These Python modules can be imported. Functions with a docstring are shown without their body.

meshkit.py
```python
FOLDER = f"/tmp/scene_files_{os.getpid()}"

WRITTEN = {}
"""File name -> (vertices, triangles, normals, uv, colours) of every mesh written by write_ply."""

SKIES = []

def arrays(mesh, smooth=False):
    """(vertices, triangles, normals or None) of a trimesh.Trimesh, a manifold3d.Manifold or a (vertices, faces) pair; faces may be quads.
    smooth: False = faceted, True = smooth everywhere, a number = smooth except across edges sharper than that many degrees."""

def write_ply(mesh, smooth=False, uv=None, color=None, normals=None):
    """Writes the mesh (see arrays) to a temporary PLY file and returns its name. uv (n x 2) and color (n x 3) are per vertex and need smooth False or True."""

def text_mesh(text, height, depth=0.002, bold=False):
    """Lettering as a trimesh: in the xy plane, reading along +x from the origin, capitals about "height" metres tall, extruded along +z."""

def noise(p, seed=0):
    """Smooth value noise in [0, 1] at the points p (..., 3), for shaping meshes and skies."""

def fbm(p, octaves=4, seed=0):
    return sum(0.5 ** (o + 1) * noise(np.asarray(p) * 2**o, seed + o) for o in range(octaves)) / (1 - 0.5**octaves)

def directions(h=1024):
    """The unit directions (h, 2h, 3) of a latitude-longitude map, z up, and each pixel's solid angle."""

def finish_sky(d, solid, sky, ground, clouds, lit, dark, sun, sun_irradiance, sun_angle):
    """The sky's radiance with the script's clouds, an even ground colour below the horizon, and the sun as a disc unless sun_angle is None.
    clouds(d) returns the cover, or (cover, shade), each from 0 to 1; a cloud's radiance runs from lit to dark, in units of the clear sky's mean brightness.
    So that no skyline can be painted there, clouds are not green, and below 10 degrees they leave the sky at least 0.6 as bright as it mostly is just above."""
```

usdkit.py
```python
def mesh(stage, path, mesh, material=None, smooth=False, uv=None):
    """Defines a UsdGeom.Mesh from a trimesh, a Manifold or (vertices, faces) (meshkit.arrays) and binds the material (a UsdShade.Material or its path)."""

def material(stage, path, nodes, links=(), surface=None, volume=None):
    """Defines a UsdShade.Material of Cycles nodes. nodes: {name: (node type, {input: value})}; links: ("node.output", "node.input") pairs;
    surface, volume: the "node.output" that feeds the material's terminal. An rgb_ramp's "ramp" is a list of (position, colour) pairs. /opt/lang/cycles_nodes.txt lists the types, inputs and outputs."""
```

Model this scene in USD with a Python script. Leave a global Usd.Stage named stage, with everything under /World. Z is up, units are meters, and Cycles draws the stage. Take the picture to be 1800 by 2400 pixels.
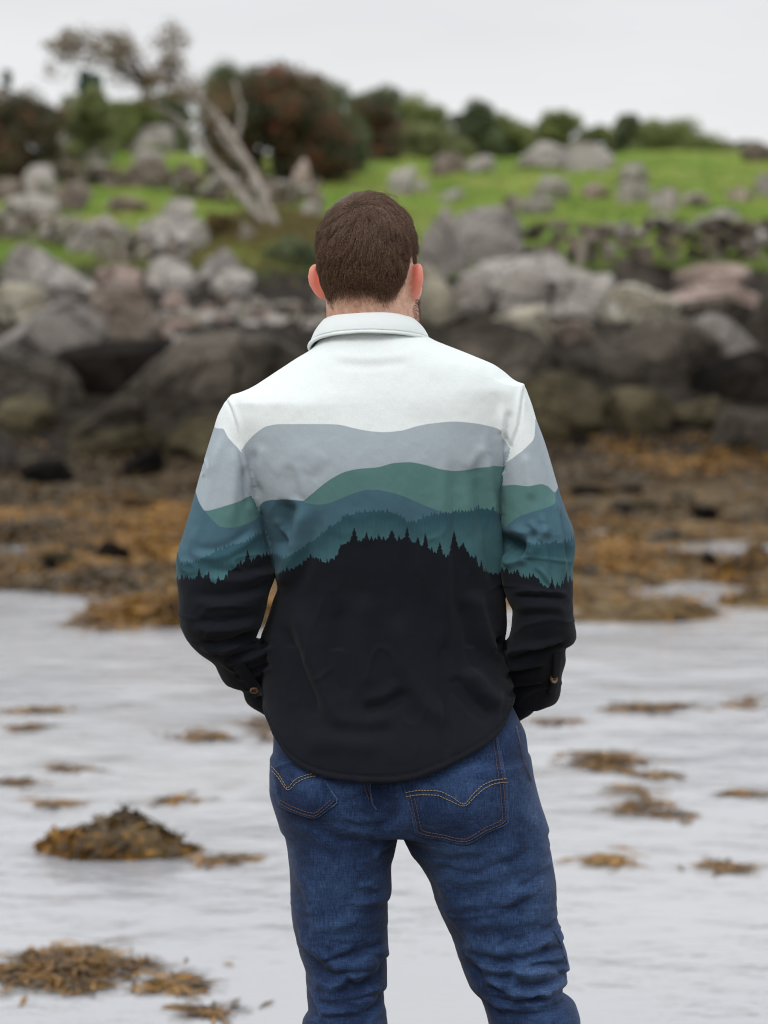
import math
import numpy as np
import trimesh
import manifold3d as m3
from scipy import ndimage, sparse
from scipy.interpolate import PchipInterpolator, LinearNDInterpolator
from scipy.spatial import cKDTree, ConvexHull
from pxr import Usd, UsdGeom, UsdLux, UsdShade, Sdf, Gf, Vt
import usdkit
import meshkit

stage = Usd.Stage.CreateInMemory()
UsdGeom.SetStageUpAxis(stage, "Z")
UsdGeom.SetStageMetersPerUnit(stage, 1.0)
world = UsdGeom.Xform.Define(stage, "/World")
UsdGeom.Scope.Define(stage, "/World/Looks")

# ------------------------------------------------------------------ camera, sky, sun, exposure
EYE = 1.75            # height of the lens above the water
FOC = 6375.0          # focal length in pixels of the 1800 x 2400 photograph (85 mm on a 24 mm wide frame)
CX, YH = 900.0, 759.5 # where the level line of sight meets the photograph
cam = UsdGeom.Camera.Define(stage, "/World/camera")
cam.CreateFocalLengthAttr(85.0)
cam.CreateHorizontalApertureAttr(24.0)
cam.CreateVerticalApertureAttr(32.0)
cam.CreateVerticalApertureOffsetAttr(-(1200.0 - YH) / 1800.0 * 24.0)
cam.CreateClippingRangeAttr(Gf.Vec2f(0.05, 5000.0))
cam.CreateFStopAttr(3.9)
cam.CreateFocusDistanceAttr(4.16)
cam.CreateExposureAttr(0.0)
xf = UsdGeom.Xformable(cam)
xf.AddTranslateOp().Set(Gf.Vec3d(0, 0, EYE))
xf.AddRotateXOp().Set(90.0)

SUN_AZ, SUN_EL = math.radians(205.0), math.radians(48.0)      # direction towards the veiled sun: behind the camera
sun_dir = np.array([math.sin(SUN_AZ) * math.cos(SUN_EL), math.cos(SUN_AZ) * math.cos(SUN_EL), math.sin(SUN_EL)])
SKY_STRENGTH = 0.1
usdkit.material(stage, "/World/Looks/overcast_sky", {
    "co": ("texture_coordinate", {}),
    "xyz": ("separate_xyz", {}),
    "zc": ("map_range", {"from_min": 0.0, "from_max": 1.0, "to_min": 0.0, "to_max": 1.0, "clamp": True}),
    "grad": ("rgb_ramp", {"ramp": [(0.0, (9.3, 9.33, 9.36)), (0.055, (9.0, 9.04, 9.1)), (0.11, (7.95, 8.03, 8.2)), (0.2, (8.3, 8.38, 8.5)), (0.5, (10.6, 10.8, 11.1)), (1.0, (12.8, 13.1, 13.5))]}),
    "map": ("mapping", {"scale": (1.3, 1.3, 7.0)}),
    "nz": ("noise_texture", {"scale": 2.1, "detail": 5.0, "roughness": 0.55}),
    "nr": ("map_range", {"from_min": 0.3, "from_max": 0.7, "to_min": 0.91, "to_max": 1.07, "clamp": True}),
    "cl": ("vector_math", {"math_type": "scale"}),
    "sky": ("sky_texture", {"sky_type": "single_scattering", "sun_disc": False, "sun_elevation": SUN_EL, "sun_rotation": SUN_AZ}),
    "mx": ("mix", {"fac": 0.97}),
    "bg": ("background_shader", {"strength": SKY_STRENGTH}),
}, [("co.generated", "xyz.vector"), ("xyz.z", "zc.value"), ("zc.result", "grad.fac"), ("co.generated", "map.vector"), ("map.vector", "nz.vector"),
    ("nz.fac", "nr.value"), ("grad.color", "cl.vector1"), ("nr.result", "cl.scale"), ("sky.color", "mx.color1"), ("cl.vector", "mx.color2"), ("mx.color", "bg.color")],
    surface="bg.background")
sky = UsdLux.DomeLight.Define(stage, "/World/sky")
UsdShade.MaterialBindingAPI.Apply(sky.GetPrim()).Bind(UsdShade.Material.Get(stage, "/World/Looks/overcast_sky"))
sky.GetPrim().SetCustomDataByKey("kind", "structure")

sun = UsdLux.DistantLight.Define(stage, "/World/sun")
sun.CreateIntensityAttr(0.36)
sun.CreateAngleAttr(25.0)
sun.GetPrim().GetAttribute("inputs:normalize").Set(True) if sun.GetPrim().HasAttribute("inputs:normalize") else sun.CreateNormalizeAttr(True)
sun.CreateColorAttr(Gf.Vec3f(1.0, 0.97, 0.93))
_q = Gf.Rotation(Gf.Vec3d(0, 0, 1), Gf.Vec3d(*map(float, sun_dir)))
UsdGeom.Xformable(sun).AddOrientOp(UsdGeom.XformOp.PrecisionDouble).Set(_q.GetQuat())

# ------------------------------------------------------------------ helpers
_used = {}


def path_for(name, parent=None):
    base = (str(parent.GetPath()) if parent is not None else "/World") + "/" + name
    n = _used.get(base, 0)
    _used[base] = n + 1
    return base if n == 0 else "%s_%03d" % (base, n)


def tag(prim, label=None, category=None, group=None, kind=None):
    for k, v in (("label", label), ("category", category), ("group", group), ("kind", kind)):
        if v:
            prim.SetCustomDataByKey(k, v)
    return prim


def thing(name, label, category, loc=(0, 0, 0), group=None, kind=None):
    x = UsdGeom.Xform.Define(stage, path_for(name))
    x.AddTranslateOp().Set(Gf.Vec3d(*map(float, loc)))
    return tag(x.GetPrim(), label, category, group, kind)


def look(name):
    return UsdShade.Material.Get(stage, "/World/Looks/" + name)


def vnormals(v, f):
    n = np.zeros_like(v)
    fn = np.cross(v[f[:, 1]] - v[f[:, 0]], v[f[:, 2]] - v[f[:, 0]])
    for k in range(3):
        np.add.at(n, f[:, k], fn)
    return n / np.maximum(np.linalg.norm(n, axis=1, keepdims=True), 1e-20)


def put(name, v, f, mat, parent=None, smooth=True, normals=None, loc=(0, 0, 0), primvars=None):
    """ONE Mesh prim. v in the parent's space after taking away loc. primvars: {name: (n,) or (n, 3)} per vertex."""
    v = np.asarray(v, float) - np.asarray(loc, float)
    f = np.asarray(f, np.int64)
    if f.shape[1] == 4:
        f = np.vstack([f[:, [0, 1, 2]], f[:, [0, 2, 3]]])
    m = UsdGeom.Mesh.Define(stage, path_for(name, parent))
    if normals is None and smooth is True:
        normals = vnormals(v, f)
    elif normals is None and smooth:
        v, f, normals = meshkit.arrays((v, f), smooth)
    m.CreatePointsAttr(Vt.Vec3fArray.FromNumpy(v.astype(np.float32)))
    m.CreateFaceVertexCountsAttr(Vt.IntArray.FromNumpy(np.full(len(f), 3, np.int32)))
    m.CreateFaceVertexIndicesAttr(Vt.IntArray.FromNumpy(f.astype(np.int32).ravel()))
    m.CreateSubdivisionSchemeAttr("none")
    if normals is not None:
        m.CreateNormalsAttr(Vt.Vec3fArray.FromNumpy(np.asarray(normals, np.float32)))
        m.SetNormalsInterpolation("vertex")
    for k, a in (primvars or {}).items():
        a = np.asarray(a, np.float32)
        pv = UsdGeom.PrimvarsAPI(m)
        if a.ndim == 1:
            pv.CreatePrimvar(k, Sdf.ValueTypeNames.FloatArray, "vertex").Set(Vt.FloatArray.FromNumpy(a))
        else:
            pv.CreatePrimvar(k, Sdf.ValueTypeNames.Color3fArray, "vertex").Set(Vt.Vec3fArray.FromNumpy(a))
    UsdShade.MaterialBindingAPI.Apply(m.GetPrim()).Bind(look(mat))
    return m.GetPrim()


def curves(name, strands, widths, mat, parent=None, loc=(0, 0, 0)):
    """strands: (n, k, 3) ; widths: (n, k)."""
    n, k, _ = strands.shape
    c = UsdGeom.BasisCurves.Define(stage, path_for(name, parent))
    c.CreateTypeAttr("linear")
    c.CreatePointsAttr(Vt.Vec3fArray.FromNumpy((strands - np.asarray(loc)).reshape(-1, 3).astype(np.float32)))
    c.CreateCurveVertexCountsAttr(Vt.IntArray.FromNumpy(np.full(n, k, np.int32)))
    c.CreateWidthsAttr(Vt.FloatArray.FromNumpy(widths.ravel().astype(np.float32)))
    c.SetWidthsInterpolation("vertex")
    UsdShade.MaterialBindingAPI.Apply(c.GetPrim()).Bind(look(mat))
    return c.GetPrim()


def material(name, nodes, links=(), surface="p.BSDF"):
    return usdkit.material(stage, "/World/Looks/" + name, nodes, links, surface=surface)


def fbm2(x, y, octaves=4, seed=0):
    return meshkit.fbm(np.stack([x, y, np.zeros_like(x) + 0.37], -1), octaves, seed)


def smooth01(x, a, b):
    t = np.clip((x - a) / (b - a), 0, 1)
    return t * t * (3 - 2 * t)


def tube(points, radii, sides=7, cap=True):
    p = np.asarray(points, float)
    r = np.broadcast_to(np.asarray(radii, float), (len(p),))
    t = np.gradient(p, axis=0)
    t /= np.linalg.norm(t, axis=1, keepdims=True) + 1e-12
    ref = np.array([0.123, 0.97, 0.2]) if abs(t[:, 1]).mean() < 0.8 else np.array([1.0, 0.1, 0.0])
    a = np.cross(t, ref)
    a /= np.linalg.norm(a, axis=1, keepdims=True) + 1e-12
    b = np.cross(t, a)
    ang = np.arange(sides) * 2 * np.pi / sides
    v = p[:, None] + r[:, None, None] * (np.cos(ang)[None, :, None] * a[:, None] + np.sin(ang)[None, :, None] * b[:, None])
    i, j = np.meshgrid(np.arange(len(p) - 1), np.arange(sides), indexing="ij")
    q = np.stack([i * sides + j, i * sides + (j + 1) % sides, (i + 1) * sides + (j + 1) % sides, (i + 1) * sides + j], -1).reshape(-1, 4)
    f = np.vstack([q[:, [0, 2, 1]], q[:, [0, 3, 2]]])
    v = v.reshape(-1, 3)
    if cap:
        n = len(v)
        v = np.vstack([v, p[0], p[-1]])
        k = np.arange(sides)
        f = np.vstack([f, np.stack([np.full(sides, n), k, (k + 1) % sides], 1), np.stack([np.full(sides, n + 1), n - 2 + 2 - sides + (k + 1) % sides, n - sides + k], 1)])
    return v, f


def join(parts):
    vs, fs, at = [], [], 0
    for v, f in parts:
        vs.append(np.asarray(v))
        f = np.asarray(f)
        if f.shape[1] == 4:
            f = np.vstack([f[:, [0, 1, 2]], f[:, [0, 2, 3]]])
        fs.append(f + at)
        at += len(v)
    return np.vstack(vs), np.vstack(fs)


def world_at(px, py, y):
    return np.array([(px - CX) / FOC * y, y, EYE + (YH - py) / FOC * y])


# ------------------------------------------------------------------ materials of the setting
POS = ("geometry", {})


def stone_material(name, c_dark, c_mid, c_light, tide=None, tide_col=(0.030, 0.026, 0.022), lichen=None, rough=0.85, scale=1.0, spec=0.2):
    n = {
        "g": POS,
        "n1": ("noise_texture", {"scale": 2.2 * scale, "detail": 6.0, "roughness": 0.62}),
        "n2": ("noise_texture", {"scale": 19.0 * scale, "detail": 3.0, "roughness": 0.6}),
        "mixn": ("mix_float", {"fac": 0.42}),
        "ramp": ("rgb_ramp", {"ramp": [(0.34, c_dark), (0.49, c_mid), (0.63, c_light)]}),
        "big": ("noise_texture", {"scale": 0.75 * scale, "detail": 3.0, "roughness": 0.5}),
        "bigm": ("mix_float", {"fac": 0.38}),
        "wp": ("mapping", {"scale": (1.0, 0.8, 1.7), "rotation": (0.3, 0.5, 0.4)}),
        "wv": ("vector_math", {"math_type": "multiply_add", "vector2": (0.35, 0.35, 0.35)}),
        "crk": ("voronoi_texture", {"feature": "distance_to_edge", "scale": 1.5 * scale}),
        "crr": ("map_range", {"from_min": 0.0, "from_max": 0.035, "to_min": 0.22, "to_max": 1.0, "clamp": True}),
        "crm": ("vector_math", {"math_type": "scale"}),
        "hsum": ("math", {"math_type": "multiply_add", "value2": 0.45}),
        "bumpn": ("noise_texture", {"scale": 9.0 * scale, "detail": 6.0, "roughness": 0.65}),
        "bump": ("bump", {"strength": 0.8, "distance": 0.10}),
        "p": ("principled_bsdf", {"roughness": rough, "specular_ior_level": spec}),
    }
    l = [("g.position", "n1.vector"), ("g.position", "n2.vector"), ("n1.fac", "mixn.a"), ("n2.fac", "mixn.b"), ("mixn.result", "bigm.a"), ("g.position", "big.vector"), ("big.fac", "bigm.b"), ("bigm.result", "ramp.fac"),
         ("g.position", "wp.vector"), ("n1.color", "wv.vector1"), ("wp.vector", "wv.vector3"), ("wv.vector", "crk.vector"), ("crk.distance", "crr.value"), ("crr.result", "hsum.value1"), ("bumpn.fac", "hsum.value3"),
         ("g.position", "bumpn.vector"), ("hsum.value", "bump.height"), ("bump.normal", "p.normal")]
    col = "ramp.color"
    if lichen is not None:
        n["vor"] = ("noise_texture", {"scale": 4.6 * scale, "detail": 5.0, "roughness": 0.7})
        n["vr"] = ("map_range", {"from_min": 0.56, "from_max": 0.64, "to_min": 0.0, "to_max": 0.85, "clamp": True})
        n["lm"] = ("mix", {"color2": lichen})
        l += [("g.position", "vor.vector"), ("vor.fac", "vr.value"), ("vr.result", "lm.fac"), (col, "lm.color1")]
        col = "lm.color"
    if tide is not None:
        n["sx"] = ("separate_xyz", {})
        n["tn"] = ("noise_texture", {"scale": 1.1, "detail": 4.0, "roughness": 0.6})
        n["ta"] = ("math", {"math_type": "multiply_add", "value2": -0.9})
        n["tr"] = ("map_range", {"from_min": tide - 0.17, "from_max": tide + 0.17, "to_min": 1.0, "to_max": 0.0, "clamp": True})
        n["tm"] = ("mix", {})
        n["tc"] = ("rgb_ramp", {"ramp": [(0.35, tide_col), (0.62, tuple(min(1, 2.6 * c) for c in tide_col))]})
        l += [("g.position", "sx.vector"), ("g.position", "tn.vector"), ("tn.fac", "ta.value1"), ("sx.z", "ta.value3"), ("ta.value", "tr.value"),
              ("tr.result", "tm.fac"), (col, "tm.color1"), ("mixn.result", "tc.fac"), ("tc.color", "tm.color2")]
        col = "tm.color"
    l += [(col, "crm.vector1"), ("crr.result", "crm.scale"), ("crm.vector", "p.base_color")]
    material(name, n, l)


stone_material("pale_granite", (0.105, 0.093, 0.080), (0.305, 0.275, 0.245), (0.47, 0.44, 0.41), tide=0.75)
stone_material("pink_granite", (0.11, 0.076, 0.060), (0.29, 0.218, 0.184), (0.43, 0.345, 0.305), tide=0.75)
stone_material("lichen_granite", (0.095, 0.080, 0.055), (0.265, 0.235, 0.175), (0.43, 0.40, 0.32), tide=0.75, lichen=(0.50, 0.485, 0.44))
stone_material("brown_granite", (0.05, 0.038, 0.029), (0.155, 0.122, 0.098), (0.29, 0.245, 0.205), tide=0.9)
stone_material("dark_rock", (0.013, 0.0112, 0.0088), (0.060, 0.0515, 0.041), (0.165, 0.143, 0.117), rough=0.85, spec=0.05)
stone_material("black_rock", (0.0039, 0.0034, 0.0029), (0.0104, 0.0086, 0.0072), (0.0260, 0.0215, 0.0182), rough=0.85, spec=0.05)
stone_material("olive_rock", (0.0121, 0.0105, 0.0061), (0.0580, 0.0486, 0.0284), (0.1485, 0.1269, 0.0783), rough=0.85, spec=0.05)
stone_material("grey_slab", (0.085, 0.074, 0.064), (0.20, 0.18, 0.16), (0.31, 0.285, 0.26), tide=0.55)

material("ground_cover", {
    "g": POS, "sx": ("separate_xyz", {}),
    "n1": ("noise_texture", {"scale": 0.55, "detail": 5.0, "roughness": 0.6}),
    "n2": ("noise_texture", {"scale": 3.4, "detail": 5.0, "roughness": 0.65}),
    "n3": ("noise_texture", {"scale": 14.0, "detail": 4.0, "roughness": 0.65}),
    "grass": ("rgb_ramp", {"ramp": [(0.30, (0.046, 0.082, 0.014)), (0.43, (0.100, 0.185, 0.024)), (0.50, (0.180, 0.255, 0.038)), (0.56, (0.215, 0.230, 0.056)), (0.64, (0.165, 0.130, 0.058))]}),
    "soil": ("rgb_ramp", {"ramp": [(0.32, (0.008, 0.0065, 0.005)), (0.55, (0.026, 0.021, 0.016)), (0.72, (0.06, 0.05, 0.036))]}),
    "weed": ("rgb_ramp", {"ramp": [(0.32, (0.012, 0.008, 0.005)), (0.44, (0.060, 0.038, 0.017)), (0.54, (0.150, 0.100, 0.045)), (0.68, (0.27, 0.215, 0.155))]}),
    "za": ("math", {"math_type": "multiply_add", "value2": 0.9}),
    "r1": ("map_range", {"from_min": 0.56, "from_max": 0.86, "clamp": True}),
    "r2": ("map_range", {"from_min": 2.98, "from_max": 3.16, "clamp": True}),
    "m1": ("mix", {}), "m2": ("mix", {}), "nm": ("mix_float", {"fac": 0.35}),
    "bump": ("bump", {"strength": 0.8, "distance": 0.05}),
    "p": ("principled_bsdf", {"roughness": 0.85, "specular_ior_level": 0.1}),
}, [("g.position", "n1.vector"), ("g.position", "n2.vector"), ("g.position", "n3.vector"), ("g.position", "sx.vector"),
    ("n1.fac", "nm.a"), ("n2.fac", "nm.b"), ("nm.result", "grass.fac"), ("n2.fac", "soil.fac"), ("n2.fac", "weed.fac"),
    ("n2.fac", "za.value1"), ("sx.z", "za.value3"), ("za.value", "r1.value"), ("za.value", "r2.value"),
    ("weed.color", "m1.color1"), ("soil.color", "m1.color2"), ("r1.result", "m1.fac"), ("m1.color", "m2.color1"), ("grass.color", "m2.color2"), ("r2.result", "m2.fac"),
    ("n3.fac", "bump.height"), ("bump.normal", "p.normal"), ("m2.color", "p.base_color")])

material("sea_water", {
    "g": POS,
    "mp": ("mapping", {"scale": (1.0, 1.35, 1.0), "rotation": (0.0, 0.0, 0.45)}),
    "n1": ("noise_texture", {"scale": 5.5, "detail": 4.0, "roughness": 0.6}),
    "mp2": ("mapping", {"scale": (1.3, 2.2, 1.0), "rotation": (0.0, 0.0, -0.5)}),
    "n4": ("noise_texture", {"scale": 1.9, "detail": 3.0, "roughness": 0.5}),
    "n5": ("noise_texture", {"scale": 0.8, "detail": 3.0, "roughness": 0.55}),
    "calm": ("map_range", {"from_min": 0.40, "from_max": 0.62, "to_min": 0.30, "to_max": 1.0, "clamp": True}),
    "add": ("math", {"math_type": "add"}), "mul": ("math", {"math_type": "multiply"}),
    "n2": ("noise_texture", {"scale": 0.35, "detail": 2.0, "roughness": 0.5}),
    "cr": ("rgb_ramp", {"ramp": [(0.35, (0.335, 0.345, 0.37)), (0.65, (0.40, 0.40, 0.408))]}),
    "bump": ("bump", {"strength": 0.26, "distance": 0.05}),
    "p": ("principled_bsdf", {"roughness": 0.06, "ior": 1.55, "specular_ior_level": 0.75}),
}, [("g.position", "mp.vector"), ("mp.vector", "n1.vector"), ("g.position", "n2.vector"), ("n2.fac", "cr.fac"), ("cr.color", "p.base_color"), ("g.position", "mp2.vector"), ("mp2.vector", "n4.vector"), ("g.position", "n5.vector"), ("n5.fac", "calm.value"), ("n1.fac", "add.value1"), ("n4.fac", "add.value2"), ("add.value", "mul.value1"), ("calm.result", "mul.value2"), ("mul.value", "bump.height"), ("bump.normal", "p.normal")])


def leaf_material(name, a, b, c, rough=0.55, trans=0.3, scale=9.0):
    material(name, {
        "g": POS,
        "n": ("noise_texture", {"scale": scale, "detail": 3.0, "roughness": 0.7}),
        "r": ("rgb_ramp", {"ramp": [(0.33, a), (0.5, b), (0.66, c)]}),
        "p": ("principled_bsdf", {"roughness": rough, "specular_ior_level": 0.3}),
        "t": ("translucent_bsdf", {}),
        "m": ("mix_closure", {"fac": trans}),
    }, [("g.position", "n.vector"), ("n.fac", "r.fac"), ("r.color", "p.base_color"), ("r.color", "t.color"), ("p.BSDF", "m.closure1"), ("t.BSDF", "m.closure2")], surface="m.closure")


leaf_material("leaf_green", (0.0919, 0.1237, 0.0368), (0.1706, 0.2070, 0.0683), (0.3019, 0.3150, 0.1181), scale=2.5)
leaf_material("leaf_dark", (0.0490, 0.0702, 0.0337), (0.1040, 0.1296, 0.0612), (0.1836, 0.2025, 0.1040), scale=2.5)
leaf_material("leaf_pale", (0.1034, 0.1190, 0.0449), (0.1724, 0.1917, 0.0748), (0.2414, 0.2513, 0.1196), scale=2.5)
leaf_material("leaf_hawthorn", (0.0395, 0.0500, 0.0276), (0.0933, 0.0885, 0.0466), (0.1885, 0.1058, 0.0636), scale=2.0)
leaf_material("leaf_autumn", (0.0791, 0.0538, 0.0241), (0.1581, 0.1121, 0.0483), (0.2300, 0.1720, 0.0886), scale=4.0)
leaf_material("berry_red", (0.1560, 0.0343, 0.0218), (0.2964, 0.0624, 0.0343), (0.4056, 0.1092, 0.0546), trans=0.1)
leaf_material("conifer_green", (0.0315, 0.0630, 0.0405), (0.0630, 0.1080, 0.0675), (0.1013, 0.1530, 0.0945))
leaf_material("rockweed_gold", (0.0666, 0.0325, 0.0058), (0.1999, 0.0954, 0.0130), (0.3598, 0.1896, 0.0324), rough=0.42, trans=0.15, scale=3.0)
leaf_material("rockweed_brown", (0.0252, 0.0162, 0.0078), (0.0770, 0.0486, 0.0195), (0.1610, 0.1053, 0.0455), rough=0.4, trans=0.1, scale=6.0)
leaf_material("grass_blade", (0.0760, 0.1346, 0.0218), (0.1448, 0.2326, 0.0319), (0.2484, 0.2326, 0.0726), trans=0.35, scale=0.9)
leaf_material("bracken", (0.105, 0.072, 0.028), (0.165, 0.125, 0.050), (0.14, 0.16, 0.05), trans=0.3, scale=1.2)
material("bark_pale", {"g": POS, "mp": ("mapping", {"scale": (6, 6, 1.6)}), "n": ("noise_texture", {"scale": 2.0, "detail": 5.0, "roughness": 0.65}),
    "r": ("rgb_ramp", {"ramp": [(0.3, (0.17, 0.15, 0.125)), (0.5, (0.33, 0.295, 0.255)), (0.7, (0.48, 0.445, 0.395))]}), "p": ("principled_bsdf", {"roughness": 0.9})},
    [("g.position", "mp.vector"), ("mp.vector", "n.vector"), ("n.fac", "r.fac"), ("r.color", "p.base_color")])
material("bark_dark", {"g": POS, "n": ("noise_texture", {"scale": 7.0, "detail": 5.0}),
    "r": ("rgb_ramp", {"ramp": [(0.3, (0.02, 0.016, 0.012)), (0.7, (0.085, 0.07, 0.055))]}), "p": ("principled_bsdf", {"roughness": 0.9})},
    [("g.position", "n.vector"), ("n.fac", "r.fac"), ("r.color", "p.base_color")])
material("weathered_wood", {"g": POS, "mp": ("mapping", {"scale": (8, 8, 1)}), "n": ("noise_texture", {"scale": 3.0, "detail": 4.0}),
    "r": ("rgb_ramp", {"ramp": [(0.3, (0.18, 0.15, 0.12)), (0.7, (0.34, 0.30, 0.25))]}), "p": ("principled_bsdf", {"roughness": 0.9})},
    [("g.position", "mp.vector"), ("mp.vector", "n.vector"), ("n.fac", "r.fac"), ("r.color", "p.base_color")])
# ------------------------------------------------------------------ terrain
_ty = np.array([-40, 0, 4.3, 5.1, 6.2, 8, 14, 16.3, 18, 20, 23, 27, 30, 33, 40, 48, 60, 80, 95, 140, 420], float)
_tz = np.array([.6, .22, .127, .10, -.15, -.4, -.3, -.10, -.015, .0, .06, .35, .95, 1.75, 2.84, 3.5, 4.75, 6.65, 7.3, 6.8, 2.0])
_tp = PchipInterpolator(_ty, _tz)


def terrain(x, y):
    x, y = np.broadcast_arrays(np.asarray(x, float), np.asarray(y, float))
    z = _tp(y)
    flat = smooth01(y, 13, 17) * (1 - smooth01(y, 24, 28))
    rock = smooth01(y, 26, 30)
    z = z + flat * 0.40 * (fbm2(x * 0.7, y * 1.0, 4, 3) - 0.5)
    z = z + 0.055 * smooth01(y, 16.2, 17.8) * (1 - smooth01(y, 20.5, 23))
    z = z + flat * 0.05 * (fbm2(x * 4.0, y * 3.0, 3, 5) - 0.5)
    z = z + rock * 0.50 * (fbm2(x * 0.35, y * 0.25, 4, 7) - 0.5) * (1 + smooth01(y, 40, 70))
    # grassy bracken bank behind the left shoulder
    z = z + 0.42 * np.exp(-((x + 1.75) / 1.15) ** 2 - ((y - 41.5) / 2.6) ** 2)
    # left water's edge comes a little further in, pool on the right
    z = z - 0.16 * np.exp(-((x + 2.6) / 1.0) ** 2 - ((y - 16.6) / 1.3) ** 2)
    z = z - 0.45 * np.exp(-((x - 2.06) / 0.27) ** 2 - ((y - 17.6) / 0.42) ** 2)
    z = z + 0.20 * np.exp(-((x + 1.25) / 0.80) ** 2 - ((y - 16.2) / 0.75) ** 2)
    z = z + 0.15 * np.exp(-((x - 1.25) / 0.62) ** 2 - ((y - 16.9) / 0.75) ** 2)
    z = z + 0.16 * np.exp(-((x - 2.65) / 0.42) ** 2 - ((y - 17.3) / 0.8) ** 2)
    z = z + 0.14 * np.exp(-((x - 1.75) / 0.33) ** 2 - ((y - 16.45) / 0.35) ** 2)
    # dry foot of the bank where the man stands
    return z


_rows = np.concatenate([np.arange(-40, 2, 3.0), np.arange(2, 8, 0.15), np.arange(8, 15, 0.35), np.arange(15, 28, 0.055), np.arange(28, 46, 0.11), np.arange(46, 100, 0.35), np.array([104, 110, 120, 140, 180, 240, 320, 420])])
_u = np.concatenate([[-30, -16, -8, -4, -2.4, -1.6, -1.2], np.linspace(-1, 1, 240), [1.2, 1.6, 2.4, 4, 8, 16, 30]])
_half = 0.155 * np.abs(_rows) + 1.0
TX = _half[:, None] * _u[None, :]
TY = np.broadcast_to(_rows[:, None], TX.shape)
TZ = terrain(TX, TY)
_nr, _nc = TX.shape
_i, _j = np.meshgrid(np.arange(_nr - 1), np.arange(_nc - 1), indexing="ij")
_q = np.stack([_i * _nc + _j, _i * _nc + _j + 1, (_i + 1) * _nc + _j + 1, (_i + 1) * _nc + _j], -1).reshape(-1, 4)
ground = put("ground", np.stack([TX, TY, TZ], -1).reshape(-1, 3), _q, "ground_cover")
tag(ground, kind="structure", label="rising coastal ground of weedy shore, rock and green pasture", category="ground")

_w = 9
_wx, _wy = np.meshgrid(np.linspace(-150, 150, 31), np.concatenate([np.linspace(-60, 2, 10), np.linspace(4, 30, 27)]), indexing="xy")
_n2, _m2 = _wx.shape
_i, _j = np.meshgrid(np.arange(_n2 - 1), np.arange(_m2 - 1), indexing="ij")
_q = np.stack([_i * _m2 + _j, _i * _m2 + _j + 1, (_i + 1) * _m2 + _j + 1, (_i + 1) * _m2 + _j], -1).reshape(-1, 4)
water = put("water", np.stack([_wx, _wy, np.zeros_like(_wx)], -1).reshape(-1, 3), _q, "sea_water")
tag(water, kind="structure", label="calm pale rippled sea water of the inlet", category="water")

_ys = np.concatenate([np.arange(6.3, 30, 0.02), np.arange(30, 130, 0.05)])


def hit(px, py):
    """Where the line of sight through a point of the photograph first meets the ground or the water: gives a real place and distance."""
    x = (px - CX) / FOC * _ys
    zr = EYE + (YH - py) / FOC * _ys
    below = zr <= np.maximum(terrain(x, _ys), 0.0)
    k = int(np.argmax(below)) if below.any() else len(_ys) - 1
    return np.array([x[k], _ys[k], max(terrain(x[k], _ys[k]), 0.0)])


# ------------------------------------------------------------------ rocks
_ico = {k: trimesh.creation.icosphere(k) for k in (1, 2, 3, 4, 5)}


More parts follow.
